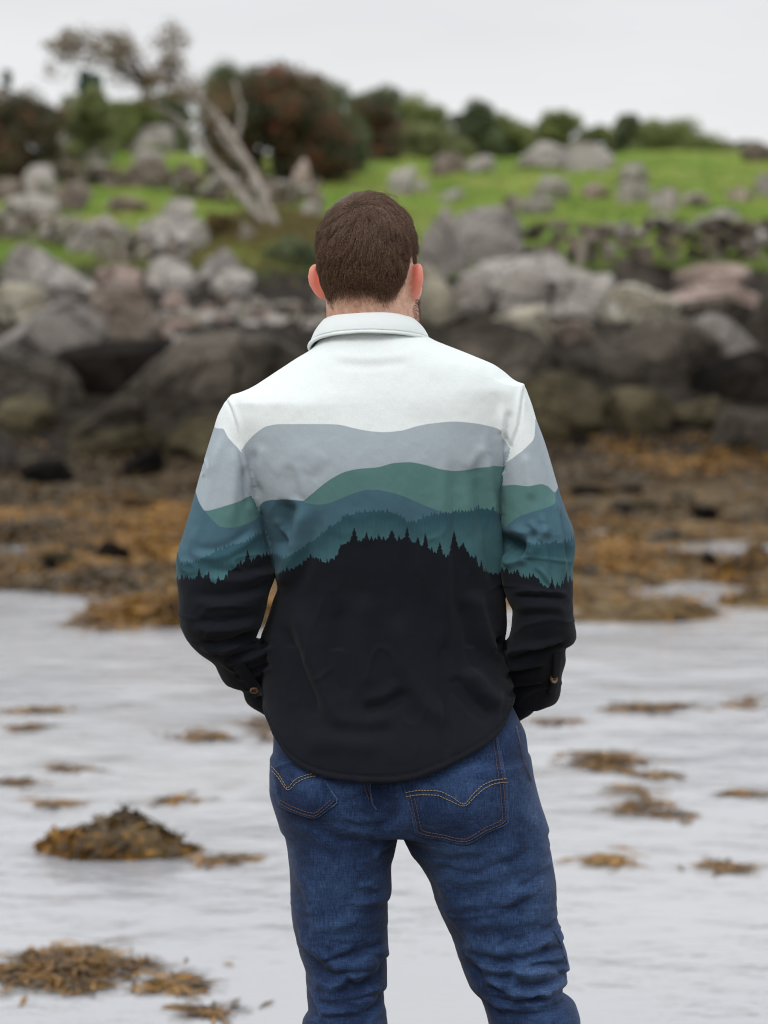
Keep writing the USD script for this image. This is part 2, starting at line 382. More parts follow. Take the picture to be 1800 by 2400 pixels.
def rock_shape(seed, sub=4, cuts=14, box=2.6, rough=0.13, detail=0.04, lo=0.55):
    r = np.random.default_rng(seed)
    v = np.array(_ico[sub].vertices)
    f = np.array(_ico[sub].faces)
    v = v / (np.abs(v) ** box).sum(1, keepdims=True) ** (1 / box)
    for _ in range(cuts):
        n = r.normal(size=3)
        n /= np.linalg.norm(n)
        d = r.uniform(lo, 0.92)
        s = v @ n - d
        v = v - np.outer(np.maximum(s, 0) * 0.97, n)
    o = r.uniform(0, 50, 3)
    nrm = v / np.linalg.norm(v, axis=1, keepdims=True)
    v = v + nrm * (rough * 2 * (meshkit.fbm(v * 1.4 + o, 3, seed) - 0.5) + detail * 2 * (meshkit.fbm(v * 5.0 + o, 3, seed + 9) - 0.5))[:, None]
    a, b = v.min(0), v.max(0)
    v = (v - (a + b) / 2) / (b - a) * 2
    return v, f


def rock(box, mat, label, name="boulder", category="boulder", group=None, seed=0, sub=4, depth=None, tilt=0.0, dist=None, lo=0.55, box_p=2.6, cuts=14, turn=None):
    """A rock whose outline spans the given place of the photograph, standing where that place meets the ground."""
    x0, y0, x1, y1 = box
    if group in (SH, DK):
        g_ = 0.07 * (x1 - x0)
        x0, x1, y0, y1 = x0 - g_, x1 + g_, y0 - 0.03 * (y1 - y0), y1 + 0.10 * (y1 - y0)
    dk_ = dict(rough=0.09, detail=0.016) if group == DK else {}
    if group == DK:
        lo, cuts, box_p = max(lo, 0.68), 8, min(box_p, 2.3)
    r = np.random.default_rng(seed + 1000)
    p = hit((x0 + x1) / 2, y1 - 0.1 * (y1 - y0)) if dist is None else None
    y = p[1] if dist is None else dist
    w, h = (x1 - x0) / FOC * y, (y1 - y0) / FOC * y
    d = depth if depth else 0.75 * min(w, 2.2 * h) + 0.25 * h
    v, f = rock_shape(seed, sub, cuts, box_p, lo=lo, **dk_)
    sx, sz = w / 2, h * 0.72
    v = v * np.array([sx, d / 2, sz])
    ca, sa = math.cos(tilt), math.sin(tilt)
    if tilt:
        v = np.stack([v[:, 0] * ca + v[:, 2] * sa, v[:, 1], -v[:, 0] * sa + v[:, 2] * ca], 1)
        ext = v[:, [0, 2]].max(0) - v[:, [0, 2]].min(0)
        v[:, 0] *= w / ext[0]
        v[:, 2] *= 1.44 * h / ext[1]
    top = EYE + (YH - y0) / FOC * (y + d * 0.35)
    c = np.array([((x0 + x1) / 2 - CX) / FOC * (y + d * 0.3), y + d * 0.45, top - v[:, 2].max()])
    t = put(name, v, f, mat, smooth=28)
    UsdGeom.Xformable(t).AddTranslateOp().Set(Gf.Vec3d(*map(float, c)))
    return tag(t, label, category, group)


GR = "granite boulders strewn over the pasture"
SH = "boulders along the upper shore"
DK = "dark tide-washed rocks of the lower shore"
WD = "weed-hung rocks on the mud flat"
R = [
    # hilltop and pasture, right of the man
    ((1204, 331, 1345, 404), "pale_granite", "broad domed granite boulder on the hilltop, left one of the touching pair", GR, {}),
    ((1322, 330, 1444, 408), "pale_granite", "blocky granite boulder on the hilltop, right one of the touching pair", GR, {}),
    ((1006, 357, 1104, 414), "brown_granite", "flat brownish boulder below the dark round bush", GR, {}),
    ((1090, 362, 1162, 408), "pale_granite", "small pale boulder touching the flat brownish one on the hill", GR, {}),
    ((908, 388, 978, 466), "pale_granite", "pale upright boulder on the grass just above the man's head", GR, {}),
    ((970, 420, 1006, 452), "pale_granite", "little stone beside the upright boulder above the man's hair", GR, {"sub": 3}),
    ((1027, 441, 1086, 474), "pale_granite", "low lone stone in the grass right of the man's head", GR, {"sub": 3}),
    ((1240, 410, 1340, 474), "pale_granite", "rounded whitish boulder in the middle of the green slope", GR, {}),
    ((1177, 455, 1236, 501), "brown_granite", "dark angular stone below the rounded whitish boulder", GR, {}),
    ((1222, 462, 1304, 510), "pale_granite", "low pale stone lying against the dark angular one", GR, {}),
    ((1364, 427, 1440, 472), "pink_granite", "pinkish flat boulder between the whitish boulder and the stacked rocks", GR, {}),
    ((1450, 380, 1526, 432), "pale_granite", "upper block of the stacked rocks under the tall shrub", GR, {}),
    ((1446, 424, 1530, 482), "pale_granite", "lower squarish block of the stacked rocks under the tall shrub", GR, {}),
    ((1520, 437, 1588, 506), "pale_granite", "tilted boulder leaning right beside the stacked rocks", GR, {"tilt": 0.4}),
    ((1594, 447, 1662, 490), "lichen_granite", "lichened stone on the slope right of the tilted boulder", GR, {}),
    ((1506, 502, 1592, 542), "pale_granite", "half-buried flat stone in the grass below the tilted boulder", GR, {}),
    ((1620, 502, 1674, 540), "pale_granite", "small stone in the lower pasture, left of a long flat one", GR, {"sub": 3}),
    ((1664, 488, 1740, 524), "pale_granite", "long flat stone in the lower pasture at right", GR, {}),
    ((1700, 440, 1772, 474), "pink_granite", "low pinkish stone high on the pasture near the right edge", GR, {}),
    ((1768, 404, 1830, 470), "pale_granite", "boulder cut by the right edge on the upper pasture", GR, {}),
    ((1684, 530, 1840, 590), "pale_granite", "large low pale boulder at the right edge behind the wall", GR, {}),
    ((1735, 330, 1830, 384), "brown_granite", "brownish rock on the far skyline at the right edge", GR, {}),
    ((980, 488, 1086, 650), "pale_granite", "tall narrow boulder standing right of the man's head", SH, {"depth": 1.0}),
    ((1050, 484, 1218, 628), "grey_slab", "big rounded grey boulder behind the tall narrow one", SH, {"depth": 1.3, "box_p": 2.2}),
    # boulder belt, right
    ((975, 626, 1082, 762), "lichen_granite", "white-flecked boulder beside the man's right ear", SH, {}),
    ((1066, 626, 1188, 738), "pale_granite", "smooth pale boulder second from the man's ear", SH, {}),
    ((1176, 632, 1284, 742), "pale_granite", "steep pale boulder third from the man's ear", SH, {"tilt": 0.35}),
    ((1128, 590, 1334, 680), "pale_granite", "wide pale boulder above the three by the man's ear", SH, {}),
    ((1304, 632, 1446, 748), "pale_granite", "leaning boulder with a white patch in front of the post", SH, {"tilt": 0.5}),
    ((1418, 664, 1580, 760), "lichen_granite", "yellow-green lichened boulder right of the leaning one", SH, {"box_p": 3.2}),
    ((1176, 712, 1300, 790), "lichen_granite", "speckled low rock above the man's right shoulder", SH, {}),
    ((1446, 608, 1570, 672), "dark_rock", "dark squat rock under the wall", SH, {}),
    ((1546, 616, 1762, 676), "pink_granite", "long pink slab under the wall at right", SH, {"depth": 1.0}),
    ((1570, 668, 1830, 748), "pink_granite", "broad pink slab at the right edge, lower of the two pink ones", SH, {"depth": 1.3}),
    ((1576, 702, 1764, 770), "dark_rock", "dark ledge beneath the broad pink slab", SH, {"depth": 1.0}),
    ((1580, 736, 1766, 850), "grey_slab", "smooth light grey slab in the dark rocks at right", DK, {"tilt": 0.35, "depth": 1.1}),
    ((1455, 742, 1682, 884), "dark_rock", "large dark humped rock left of the light grey slab", DK, {"depth": 1.2}),
    ((1376, 770, 1484, 856), "dark_rock", "dark pointed rock left of the large humped one", DK, {"tilt": 0.3}),
    ((1300, 752, 1400, 800), "brown_granite", "brown stone wedged above the dark pointed rock", DK, {}),
    ((985, 752, 1340, 920), "dark_rock", "long dark rock sloping down from the man's right shoulder", DK, {"tilt": 0.3, "depth": 1.5, "box_p": 2.2}),
    ((1328, 818, 1504, 920), "dark_rock", "dark rounded rock at the low end of the long sloping one", DK, {"tilt": 0.25}),
    ((1626, 820, 1840, 950), "black_rock", "black overhanging rock at the right edge", DK, {"depth": 1.4}),
    ((1766, 690, 1850, 800), "dark_rock", "dark rock end cut by the right edge beside the grey slab", DK, {}),
    ((1198, 872, 1428, 1030), "olive_rock", "olive slab sloping down behind the man's right sleeve", DK, {"tilt": 0.35, "depth": 1.6, "box_p": 2.2}),
    ((1412, 908, 1584, 1022), "olive_rock", "olive tilted rock right of the slab behind the sleeve", DK, {"tilt": 0.3}),
    ((1560, 930, 1720, 1010), "olive_rock", "low olive rock under the black overhang", DK, {}),
    ((1680, 960, 1840, 1060), "dark_rock", "low dark rock at the right edge above the weed", DK, {}),
    # left pasture
    ((262, 369, 404, 448), "brown_granite", "wedge-shaped boulder with a shaded flat face in the left pasture", GR, {"box_p": 3.2, "tilt": -0.15, "lo": 0.72}),
    ((258, 288, 410, 372), "pale_granite", "big pale outcrop under the leaning tree's branches", GR, {}),
    ((116, 314, 264, 388), "pale_granite", "wide pale outcrop beneath the pale green bush", GR, {}),
    ((-10, 322, 36, 372), "pink_granite", "small pinkish stone at the left edge under the reddish bush", GR, {"sub": 3}),
    ((52, 384, 130, 470), "pale_granite", "cracked upright rock at the left of the rubble heap", GR, {}),
    ((118, 420, 212, 505), "brown_granite", "brownish rock at the right of the rubble heap", GR, {}),
    ((0, 452, 140, 520), "pale_granite", "broad low rock in front of the rubble heap", GR, {}),
    ((-30, 415, 60, 480), "brown_granite", "dark rock at the left edge beside the rubble heap", GR, {}),
    ((244, 460, 350, 502), "pink_granite", "low reddish stone lying in the dark green hollow", GR, {}),
    ((374, 464, 458, 515), "pale_granite", "small pale boulder on top of the big pale one", GR, {}),
    ((312, 496, 484, 612), "pale_granite", "big pale boulder left of the bracken bank", SH, {"lo": 0.7}),
    ((168, 504, 322, 596), "pale_granite", "long pale boulder sloping down towards the big pale one", SH, {"tilt": 0.4}),
    ((684, 372, 736, 458), "pink_granite", "orange-brown stone under the red-berried bush", GR, {}),
    ((625, 425, 700, 490), "brown_granite", "brownish rock right of the leaning tree's foot", GR, {}),
    ((560, 520, 600, 572), "pale_granite", "pale stone at the foot of the leaning tree", GR, {"sub": 3}),
    ((190, 376, 262, 432), "pale_granite", "pale rock between the rubble heap and the wedge-shaped boulder", GR, {}),
    ((404, 380, 470, 440), "brown_granite", "brownish rock tucked right of the wedge-shaped boulder", GR, {}),
    ((470, 405, 545, 455), "pale_granite", "pale rock left of the leaning tree's lower trunks", GR, {}),
    ((-20, 500, 70, 566), "pale_granite", "pale rock at the left edge on the tumbled wall's line", GR, {}),
    ((90, 500, 176, 556), "brown_granite", "brownish rock in front of the rubble heap's right end", GR, {}),
    ((220, 560, 300, 622), "lichen_granite", "lichened rock under the long sloping pale boulder", SH, {}),
    ((690, 470, 760, 520), "pale_granite", "pale rock left of the man's hair below the hawthorn", GR, {}),
    ((300, 350, 392, 384), "pale_granite", "low pale rock resting on the wedge-shaped boulder's back", GR, {}),
    # boulder belt, left
    ((8, 574, 216, 702), "pale_granite", "large pale boulder with a white patch near the left edge", SH, {}),
    ((-20, 662, 108, 757), "lichen_granite", "yellowish boulder at the left edge below the white-patched one", SH, {}),
    ((226, 620, 332, 680), "pink_granite", "small pinkish boulder between the white-patched and the square-faced one", SH, {}),
    ((208, 660, 370, 800), "brown_granite", "square-faced boulder with a grey front overhanging the black gap", SH, {"box_p": 3.6, "lo": 0.75, "depth": 1.2}),
    ((330, 600, 452, 684), "pale_granite", "flat pale rock rising behind the square-faced boulder", SH, {"tilt": -0.4}),
    ((446, 580, 592, 684), "grey_slab", "long slanting rock pointing up to the bracken bank", SH, {"tilt": -0.75}),
    ((500, 632, 596, 690), "pale_granite", "smooth egg-shaped stone under the slanting rock", SH, {"tilt": -0.4, "box_p": 2.1}),
    ((380, 682, 436, 722), "pink_granite", "fist-like pinkish stone right of the square-faced boulder", SH, {"sub": 3}),
    ((-20, 700, 248, 852), "grey_slab", "long grey slab sloping down to the left edge", SH, {"tilt": -0.5, "depth": 1.2}),
    ((-30, 850, 186, 970), "dark_rock", "dark round-topped boulder at the left edge", DK, {}),
    ((170, 780, 745, 1060), "dark_rock", "huge dark slab sloping behind the man's left shoulder", DK, {"tilt": -0.42, "depth": 2.6, "box_p": 2.2, "lo": 0.7, "sub": 5}),
    ((130, 800, 430, 930), "black_rock", "black rock added as the shaded gap under the square-faced boulder, left of the huge slab", DK, {"depth": 0.8}),  # black rock added to stand in for the shade beneath the overhang
    ((420, 800, 800, 960), "dark_rock", "long dark slab directly behind the man's left shoulder and collar", DK, {"tilt": -0.12, "depth": 1.8, "box_p": 2.1}),
    ((-10, 932, 124, 1020), "olive_rock", "olive rounded rock below the dark round-topped boulder", DK, {}),
    ((90, 945, 470, 1065), "olive_rock", "wide olive rock at the foot of the huge slab", DK, {"depth": 1.8, "tilt": -0.25}),
    ((400, 975, 640, 1080), "olive_rock", "olive shelf behind the man's left sleeve", DK, {"depth": 1.4}),
    ((34, 1072, 182, 1150), "black_rock", "black rock lying alone in the brown weed at left", WD, {}),
    ((284, 1046, 388, 1128), "black_rock", "black humped rock below the huge slab", WD, {}),
    ((280, 1172, 366, 1206), "black_rock", "thin black stone in the weed left of the sleeve", WD, {"sub": 3}),
    ((225, 1268, 306, 1312), "black_rock", "dark brown stone in the wet weed left of the man's elbow", WD, {"sub": 3}),
    ((72, 1308, 136, 1354), "black_rock", "dark brown stone at the water's edge by the left pools", WD, {"sub": 3}),
    ((-40, 1010, 34, 1120), "pink_granite", "pale pinkish rock cut by the left edge above the weed", WD, {}),
    ((1622, 1186, 1686, 1226), "black_rock", "black round stone in the orange weed at right", WD, {"sub": 3}),
    ((1528, 1238, 1606, 1276), "dark_rock", "brownish stone in the weed left of the black round one", WD, {"sub": 3}),
    ((1640, 1292, 1684, 1326), "black_rock", "small dark stone beside the weed-covered hump", WD, {"sub": 3}),
    ((1336, 1136, 1440, 1168), "black_rock", "dark flat stone in the weed beside the man's right sleeve", WD, {"sub": 3}),
    ((1350, 1326, 1420, 1354), "dark_rock", "dark low stone by the man's right elbow", WD, {"sub": 3}),
    ((1335, 1012, 1386, 1052), "black_rock", "small black stone just off the man's right sleeve", WD, {"sub": 3}),
    ((1520, 980, 1600, 1012), "black_rock", "flat black stone under the low olive rock", WD, {"sub": 3}),
]
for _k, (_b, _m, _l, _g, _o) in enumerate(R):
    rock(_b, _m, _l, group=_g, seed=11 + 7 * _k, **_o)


# loose stones half sunk in the weed
_r = np.random.default_rng(99)
_spots = []
for _k in range(28):
    _py = _r.uniform(1015, 1330)
    _px_ = _r.uniform(10, 420) if _k % 2 else _r.uniform(1345, 1800)
    _spots.append((_k % 2, _py, _px_, _r.uniform(14, 46) * (0.7 + 0.5 * (_py - 1000) / 350), _r.uniform(.5, .8), ["black", "dark brown", "olive"][int(_r.integers(3))]))
_ord = ["lowest", "second lowest", "third lowest", "fourth lowest", "fifth lowest", "sixth lowest", "seventh lowest", "seventh highest", "sixth highest", "fifth highest", "fourth highest", "third highest", "second highest", "highest"]
for _sd_, _wh in ((1, "left"), (0, "right")):
    for _k, (_, _py, _px_, _w2, _hh, _tn) in enumerate(sorted([s for s in _spots if s[0] == _sd_], key=lambda s: -s[1])):
        rock((_px_ - _w2, _py - _w2 * _hh, _px_ + _w2, _py), {"black": "black_rock", "dark brown": "dark_rock", "olive": "olive_rock"}[_tn],
             "%s loose stone in the weed %s of the man, %s of that side" % (_tn, _wh, _ord[_k]), name="weed_stone", category="stone", group="loose stones half sunk in the weed", seed=3000 + _k + 50 * _sd_, sub=3)


# ------------------------------------------------------------------ dry stone walls and shingle banks: every stone a part
def hull_stone(r, size):
    p = r.normal(size=(16, 3))
    p /= np.linalg.norm(p, axis=1, keepdims=True)
    p = np.sign(p) * np.abs(p) ** 0.75 * r.uniform(0.85, 1.1, (16, 1))
    h = ConvexHull(p)
    idx = {a: b for b, a in enumerate(h.vertices)}
    f = np.array([[idx[a] for a in s] for s in h.simplices])
    v = p[h.vertices] * np.asarray(size)
    c = v.mean(0)
    n = np.cross(v[f[:, 1]] - v[f[:, 0]], v[f[:, 2]] - v[f[:, 0]])
    flip = (n * (v[f[:, 0]] - c)).sum(1) < 0
    f[flip] = f[flip][:, ::-1]
    return v, f


def stone_row(name, label, category, line, courses, size, mats, seed, jitter=0.0):
    r = np.random.default_rng(seed)
    pts = np.array([hit(px, py) for px, py in line])
    seg = np.linalg.norm(np.diff(pts, axis=0), axis=1)
    s = np.concatenate([[0], np.cumsum(seg)])
    t = thing(name, label, category, pts[0])
    for c in range(courses):
        a = r.uniform(0, size)
        while a < s[-1]:
            w = size * r.uniform(0.6, 1.5)
            p = np.array([np.interp(a, s, pts[:, k]) for k in range(3)])
            p[2] = terrain(p[0], p[1]) + size * (0.25 + 0.62 * c)
            p += r.normal(size=3) * np.array([0.1, 0.35 + jitter, 0.12]) * size
            if jitter:
                p[2] = terrain(p[0], p[1]) + size * 0.2
            v, f = hull_stone(r, (w * 0.58, size * r.uniform(0.4, 0.7), size * r.uniform(0.34, 0.55)))
            put("stone", v + p, f, mats[int(r.integers(len(mats)))], t, smooth=False, loc=pts[0])
            a += w * r.uniform(0.85, 1.15)
    return t


stone_row("stone_wall", "low rough stone wall along the foot of the right-hand pasture", "wall", [(1230, 616), (1340, 616), (1500, 614), (1650, 612), (1840, 608)], 4, 0.23, ["brown_granite", "brown_granite", "brown_granite", "pale_granite", "dark_rock"], 5)
stone_row("stone_wall", "tumbled stone wall crossing the left pasture below the rubble heap", "wall", [(-20, 560), (90, 566), (190, 588), (300, 612), (440, 616)], 3, 0.24, ["pale_granite", "brown_granite", "lichen_granite"], 6)
stone_row("stone_wall", "far dark stone wall between the rubble heap and the wedge-shaped boulder", "wall", [(60, 432), (160, 436), (280, 440)], 3, 0.26, ["brown_granite", "dark_rock", "brown_granite"], 8)
stone_row("stone_wall", "far stone wall running behind the leaning tree's trunks", "wall", [(398, 462), (480, 470), (560, 478), (660, 484), (764, 486)], 3, 0.28, ["brown_granite", "pale_granite", "brown_granite"], 9)
stone_row("shingle_bank", "bank of pale cobbles left of the man's neck above the huge slab", "shingle", [(380, 770), (470, 750), (560, 742), (660, 740), (775, 742)], 5, 0.19, ["pale_granite", "pink_granite", "lichen_granite", "pale_granite", "brown_granite"], 12, jitter=2.0)
stone_row("shingle_bank", "bank of speckled cobbles right of the man's collar", "shingle", [(1150, 800), (1240, 792), (1330, 786), (1400, 780)], 4, 0.17, ["lichen_granite", "pale_granite", "brown_granite", "lichen_granite"], 14, jitter=1.6)

_p = hit(1361, 634)
_pt = thing("fence_post", "pale weathered wooden post standing before the low wall at right", "post", _p)
_h = (634 - 566) / FOC * _p[1]
_bx = trimesh.creation.cylinder(0.055, _h, sections=14)
_v = np.array(_bx.vertices)
_v[:, 0] += 0.05 * (_v[:, 2] / _h) + 0.012 * np.sin(9 * _v[:, 2])
_v[:, 2] += _h / 2 - 0.02
put("shaft", _v, _bx.faces, "weathered_wood", _pt, smooth=40)
_cv, _cf = hull_stone(np.random.default_rng(3), (0.062, 0.062, 0.03))
put("split_top", _cv + [0.025, 0, _h - 0.015], _cf, "weathered_wood", _pt, smooth=False)


# ------------------------------------------------------------------ leaves and fronds
def leaves(centers, spread, n, size, seed, flat=0.0, outer=True):
    """Leaf quads gathered round clump centres. centers (k, 3), spread (k,) or number."""
    r = np.random.default_rng(seed)
    k = r.integers(len(centers), size=n)
    d = r.normal(size=(n, 3))
    d /= np.linalg.norm(d, axis=1, keepdims=True)
    rad = r.uniform(0, 1, n) ** (0.45 if outer else 0.8)
    p = np.asarray(centers)[k] + d * (rad * np.broadcast_to(spread, (len(centers),))[k])[:, None] * np.array([1, 1, 0.8])
    a = r.normal(size=(n, 3))
    a[:, 2] *= 1 - flat
    a /= np.linalg.norm(a, axis=1, keepdims=True)
    b = np.cross(a, r.normal(size=(n, 3)))
    b /= np.linalg.norm(b, axis=1, keepdims=True) + 1e-9
    s = (size * r.uniform(0.6, 1.35, n))[:, None]
    q = np.stack([p - a * s, p - b * s * 0.5, p + a * s, p + b * s * 0.5], 1).reshape(-1, 3)
    i = np.arange(n)[:, None] * 4
    return q, np.hstack([i, i + 1, i + 2, i + 3])


def crown_clumps(c, rad, n, seed, shell=0.55):
    r = np.random.default_rng(seed)
    d = r.normal(size=(n, 3))
    d /= np.linalg.norm(d, axis=1, keepdims=True)
    d[:, 2] = np.where(d[:, 2] < -0.55, -d[:, 2], d[:, 2])
    return np.asarray(c) + d * (r.uniform(shell, 1.08, (n, 1))) * np.asarray(rad)


def bush(box, mat, label, group, y, seed, n=4200, leaf=0.055, clump=0.3, k=26, name="bush", category="bush", berries=None, trunk=None, bark="bark_dark", shell=0.4):
    """A bush or small tree with its crown spanning the given place of the photograph at distance y, rooted in the ground below it."""
    x0, y0, x1, y1 = box
    mx_ = (x1 - x0) * 0.09
    x0, x1, y0 = x0 - mx_, x1 + mx_, y0 - (14 if x0 > 790 else 6)
    w, h = (x1 - x0) / FOC * y, (y1 - y0) / FOC * y
    c = world_at((x0 + x1) / 2, (y0 + y1) / 2, y)
    gz = float(terrain(c[0], y))
    base = np.array([c[0], y, gz])
    t = thing(name, label, category, base, group)
    r = np.random.default_rng(seed)
    rad = np.array([w / 2, 0.42 * (w + h) / 2 + 0.15, h / 2])
    sp = (clump * min(rad[0], rad[2]) + 0.25 * clump * max(rad[0], rad[2]))
    cl = crown_clumps(c, rad - sp * 0.6, k, seed, shell)
    if name in ("bush", "hawthorn_bush"):      # foliage down to the ground
        lo = np.stack([c[0] + r.uniform(-0.85, 0.85, k) * w / 2, c[1] + r.normal(size=k) * rad[1] * 0.4, gz + r.uniform(0.05, 1, k) * max(c[2] - gz, 0.1)], 1)
        cl = np.vstack([cl, lo])
        k = len(cl)
    v, f = leaves(cl, sp * r.uniform(0.7, 1.35, k), int(n * 2.6), leaf * 1.05, seed + 1)
    put("crown", v, f, mat, t, smooth=False, loc=base)
    if berries:
        v, f = leaves(cl[r.permutation(k)[: k // 2]] + r.normal(size=(k // 2, 3)) * 0.1 + [0, -0.12, 0], sp * 0.9, berries, leaf * 0.9, seed + 5)
        tag(put("berries", v, f, "berry_red", t, smooth=False, loc=base), kind="stuff")
    parts = []
    for _ in range(3 if trunk is None else trunk):
        a = base + np.array([r.normal() * 0.12 * w, 0, -0.05])
        e = cl[int(r.integers(k))]
        m_ = (a + e) / 2 + r.normal(size=3) * 0.08 * h
        q = np.array([a, (a + m_) / 2 + r.normal(size=3) * .03, m_, e])
        parts.append(tube(q, np.linspace(0.05, 0.018, 4) * (0.7 + 0.5 * h), 6))
    put("trunk", *join(parts), bark, t, loc=base)
    return t


HB = "bushes along the skyline of the hill"
bush((-60, 214, 140, 400), "leaf_hawthorn", "reddish-brown berried thorn bush at the left edge", HB, 62, 201, n=6500, k=34, berries=500)
bush((150, 206, 268, 330), "leaf_pale", "pale green rounded bush between the reddish bush and the leaning tree", HB, 74, 202, n=5000)
bush((172, 168, 244, 300), "conifer_green", "dark conifer top rising behind the pale green bush", HB, 90, 203, n=4200, k=18)
bush((250, 232, 372, 330), "leaf_green", "dull green bush behind the leaning tree's lower trunk", HB, 80, 204, n=5200)
bush((325, 205, 440, 330), "leaf_dark", "dark green bush right under the leaning tree's crown", HB, 84, 205, n=5000)
bush((4, 168, 26, 260), "conifer_green", "thin spindly young tree above the left edge bush", HB, 88, 206, n=700, k=8, name="thin_tree", category="tree", trunk=1)
bush((480, 140, 600, 300), "leaf_dark", "dark green tree crown behind the red-berried bush", HB, 86, 207, n=5200)
bush((500, 138, 800, 430), "leaf_hawthorn", "large red-berried hawthorn bush behind the leaning tree", HB, 64, 208, n=17000, k=70, clump=0.24, berries=3000, trunk=6, name="hawthorn_bush", shell=0.2)
bush((690, 200, 850, 410), "leaf_dark", "dark lower bush on the right flank of the hawthorn", HB, 68, 209, n=9000, k=40, shell=0.2)
bush((826, 226, 930, 360), "leaf_hawthorn", "small reddish bush right of the hawthorn above the man's head", HB, 76, 210, n=5000, berries=450)
bush((800, 214, 980, 330), "leaf_dark", "long dark hedge-like bush on the skyline above the man's head", HB, 92, 211, n=8000, k=36)
bush((930, 236, 1045, 370), "leaf_green", "mid green bush on the skyline right of the man's head", HB, 88, 212, n=5600)
bush((860, 300, 1085, 400), "leaf_pale", "low pale olive bush below the skyline right of the man's head", HB, 80, 213, n=7000, k=34)
bush((1058, 252, 1166, 362), "leaf_dark", "dark round bush on the skyline, the roundest one", HB, 86, 214, n=6500)
bush((1150, 272, 1232, 370), "leaf_green", "green bush touching the dark round one on its right", HB, 88, 215, n=4600)
bush((1232, 274, 1376, 350), "leaf_green", "broad low bush behind the pair of hilltop boulders", HB, 92, 216, n=5200, k=30)
bush((1370, 306, 1460, 352), "leaf_green", "low bush between the hilltop pair and the tall shrub", HB, 92, 217, n=3200)
bush((1438, 262, 1500, 392), "leaf_dark", "tall narrow shrub on the right skyline", HB, 84, 218, n=4200, k=20)
bush((1484, 290, 1668, 400), "leaf_green", "large domed bush right of the tall narrow shrub", HB, 84, 219, n=8500, k=40)
bush((1640, 340, 1724, 396), "leaf_autumn", "low brown bush right of the large domed one", HB, 84, 220, n=2600)
bush((1712, 344, 1778, 404), "leaf_dark", "small dark bush near the right edge of the skyline", HB, 82, 221, n=3000)
bush((480, 500, 560, 580), "bracken", "brown dead bracken clump on the left end of the grassy bank", None, 40, 222, n=900, leaf=0.05)
bush((640, 560, 740, 690), "leaf_dark", "dark green gorse clump left of the man's head", None, 38, 223, n=2600, leaf=0.035)

# the leaning tree
_Y = 52.0
_b = hit(640, 536)
_Y = float(_b[1])
lt = thing("leaning_tree", "leaning wind-bent tree with pale bare trunks and thin brown crown", "tree", _b)


def limb(pts, r0, r1, dy=0.0, seed=0):
    p = np.array([world_at(a, b, _Y + dy * i) for i, (a, b) in enumerate(pts)])
    s = np.linspace(0, 1, len(p))
    t = np.linspace(0, 1, 6 * len(p))
    q = np.stack([PchipInterpolator(s, p[:, k])(t) for k in range(3)], 1)
    q += 0.012 * np.random.default_rng(seed).normal(size=q.shape)
    return tube(q, np.linspace(r0, r1, len(q)), 8)


_px = _Y / FOC
put("trunk", *limb([(656, 548), (632, 500), (602, 425), (572, 370), (541, 318), (505, 270), (470, 236), (430, 210), (395, 190), (300, 160)], 13 * _px, 4 * _px, seed=1), "bark_pale", lt, loc=_b)
put("trunk", *limb([(622, 520), (584, 480), (545, 430), (505, 386), (462, 328), (425, 288), (385, 258), (350, 240), (335, 210), (300, 160), (240, 120)], 11 * _px, 4 * _px, 0.05, seed=2), "bark_pale", lt, loc=_b)
put("branch", *limb([(548, 330), (562, 290), (568, 255), (556, 215), (548, 190)], 6 * _px, 2.5 * _px, seed=3), "bark_pale", lt, loc=_b)
put("branch", *limb([(585, 400), (552, 360), (525, 330), (512, 300)], 7 * _px, 4 * _px, -0.06, seed=4), "bark_pale", lt, loc=_b)
put("branch", *limb([(470, 236), (440, 190), (415, 150), (398, 100)], 4.5 * _px, 2 * _px, 0.03, seed=15), "bark_pale", lt, loc=_b)
_tw = []
_rr = np.random.default_rng(21)
_tips = [(150, 110), (210, 70), (250, 95), (290, 120), (130, 140), (320, 150), (270, 165), (395, 85), (420, 110), (380, 130), (430, 150), (350, 180), (225, 130), (300, 90), (180, 90)]
for _k, (_ax, _ay) in enumerate(_tips):
    _s = (345, 205) if _ax < 340 else (395, 200)
    _m1 = (_s[0] + (_ax - _s[0]) * .35 + _rr.normal() * 8, _s[1] + (_ay - _s[1]) * .5 + _rr.normal() * 8)
    _tw.append(limb([_s, _m1, (_ax, _ay)], 3.6 * _px, 1.5 * _px, _rr.normal() * .2, seed=30 + _k))
put("twigs", *join(_tw), "bark_dark", lt, loc=_b)
_cl, _sp = [], []
for _cx, _cy, _rx, _ry, _n in [(215, 105, 75, 38, 26), (285, 130, 40, 45, 14), (150, 110, 40, 28, 9), (400, 110, 32, 50, 12), (395, 180, 48, 45, 15), (340, 200, 40, 35, 9), (135, 165, 35, 16, 3), (290, 180, 24, 24, 4), (440, 215, 40, 30, 10), (500, 240, 30, 30, 5)]:
    for _ in range(_n):
        _a = _rr.uniform(0, 2 * np.pi)
        _d = _rr.uniform(0, 1) ** .5
        _cl.append(world_at(_cx + _rx * _d * np.cos(_a), _cy + _ry * _d * np.sin(_a), _Y + _rr.normal() * 0.35))
        _sp.append(_rr.uniform(.10, .30))
put("crown", *leaves(np.array(_cl), np.array(_sp), 5200, 0.030, 23), "leaf_autumn", lt, smooth=False, loc=_b)


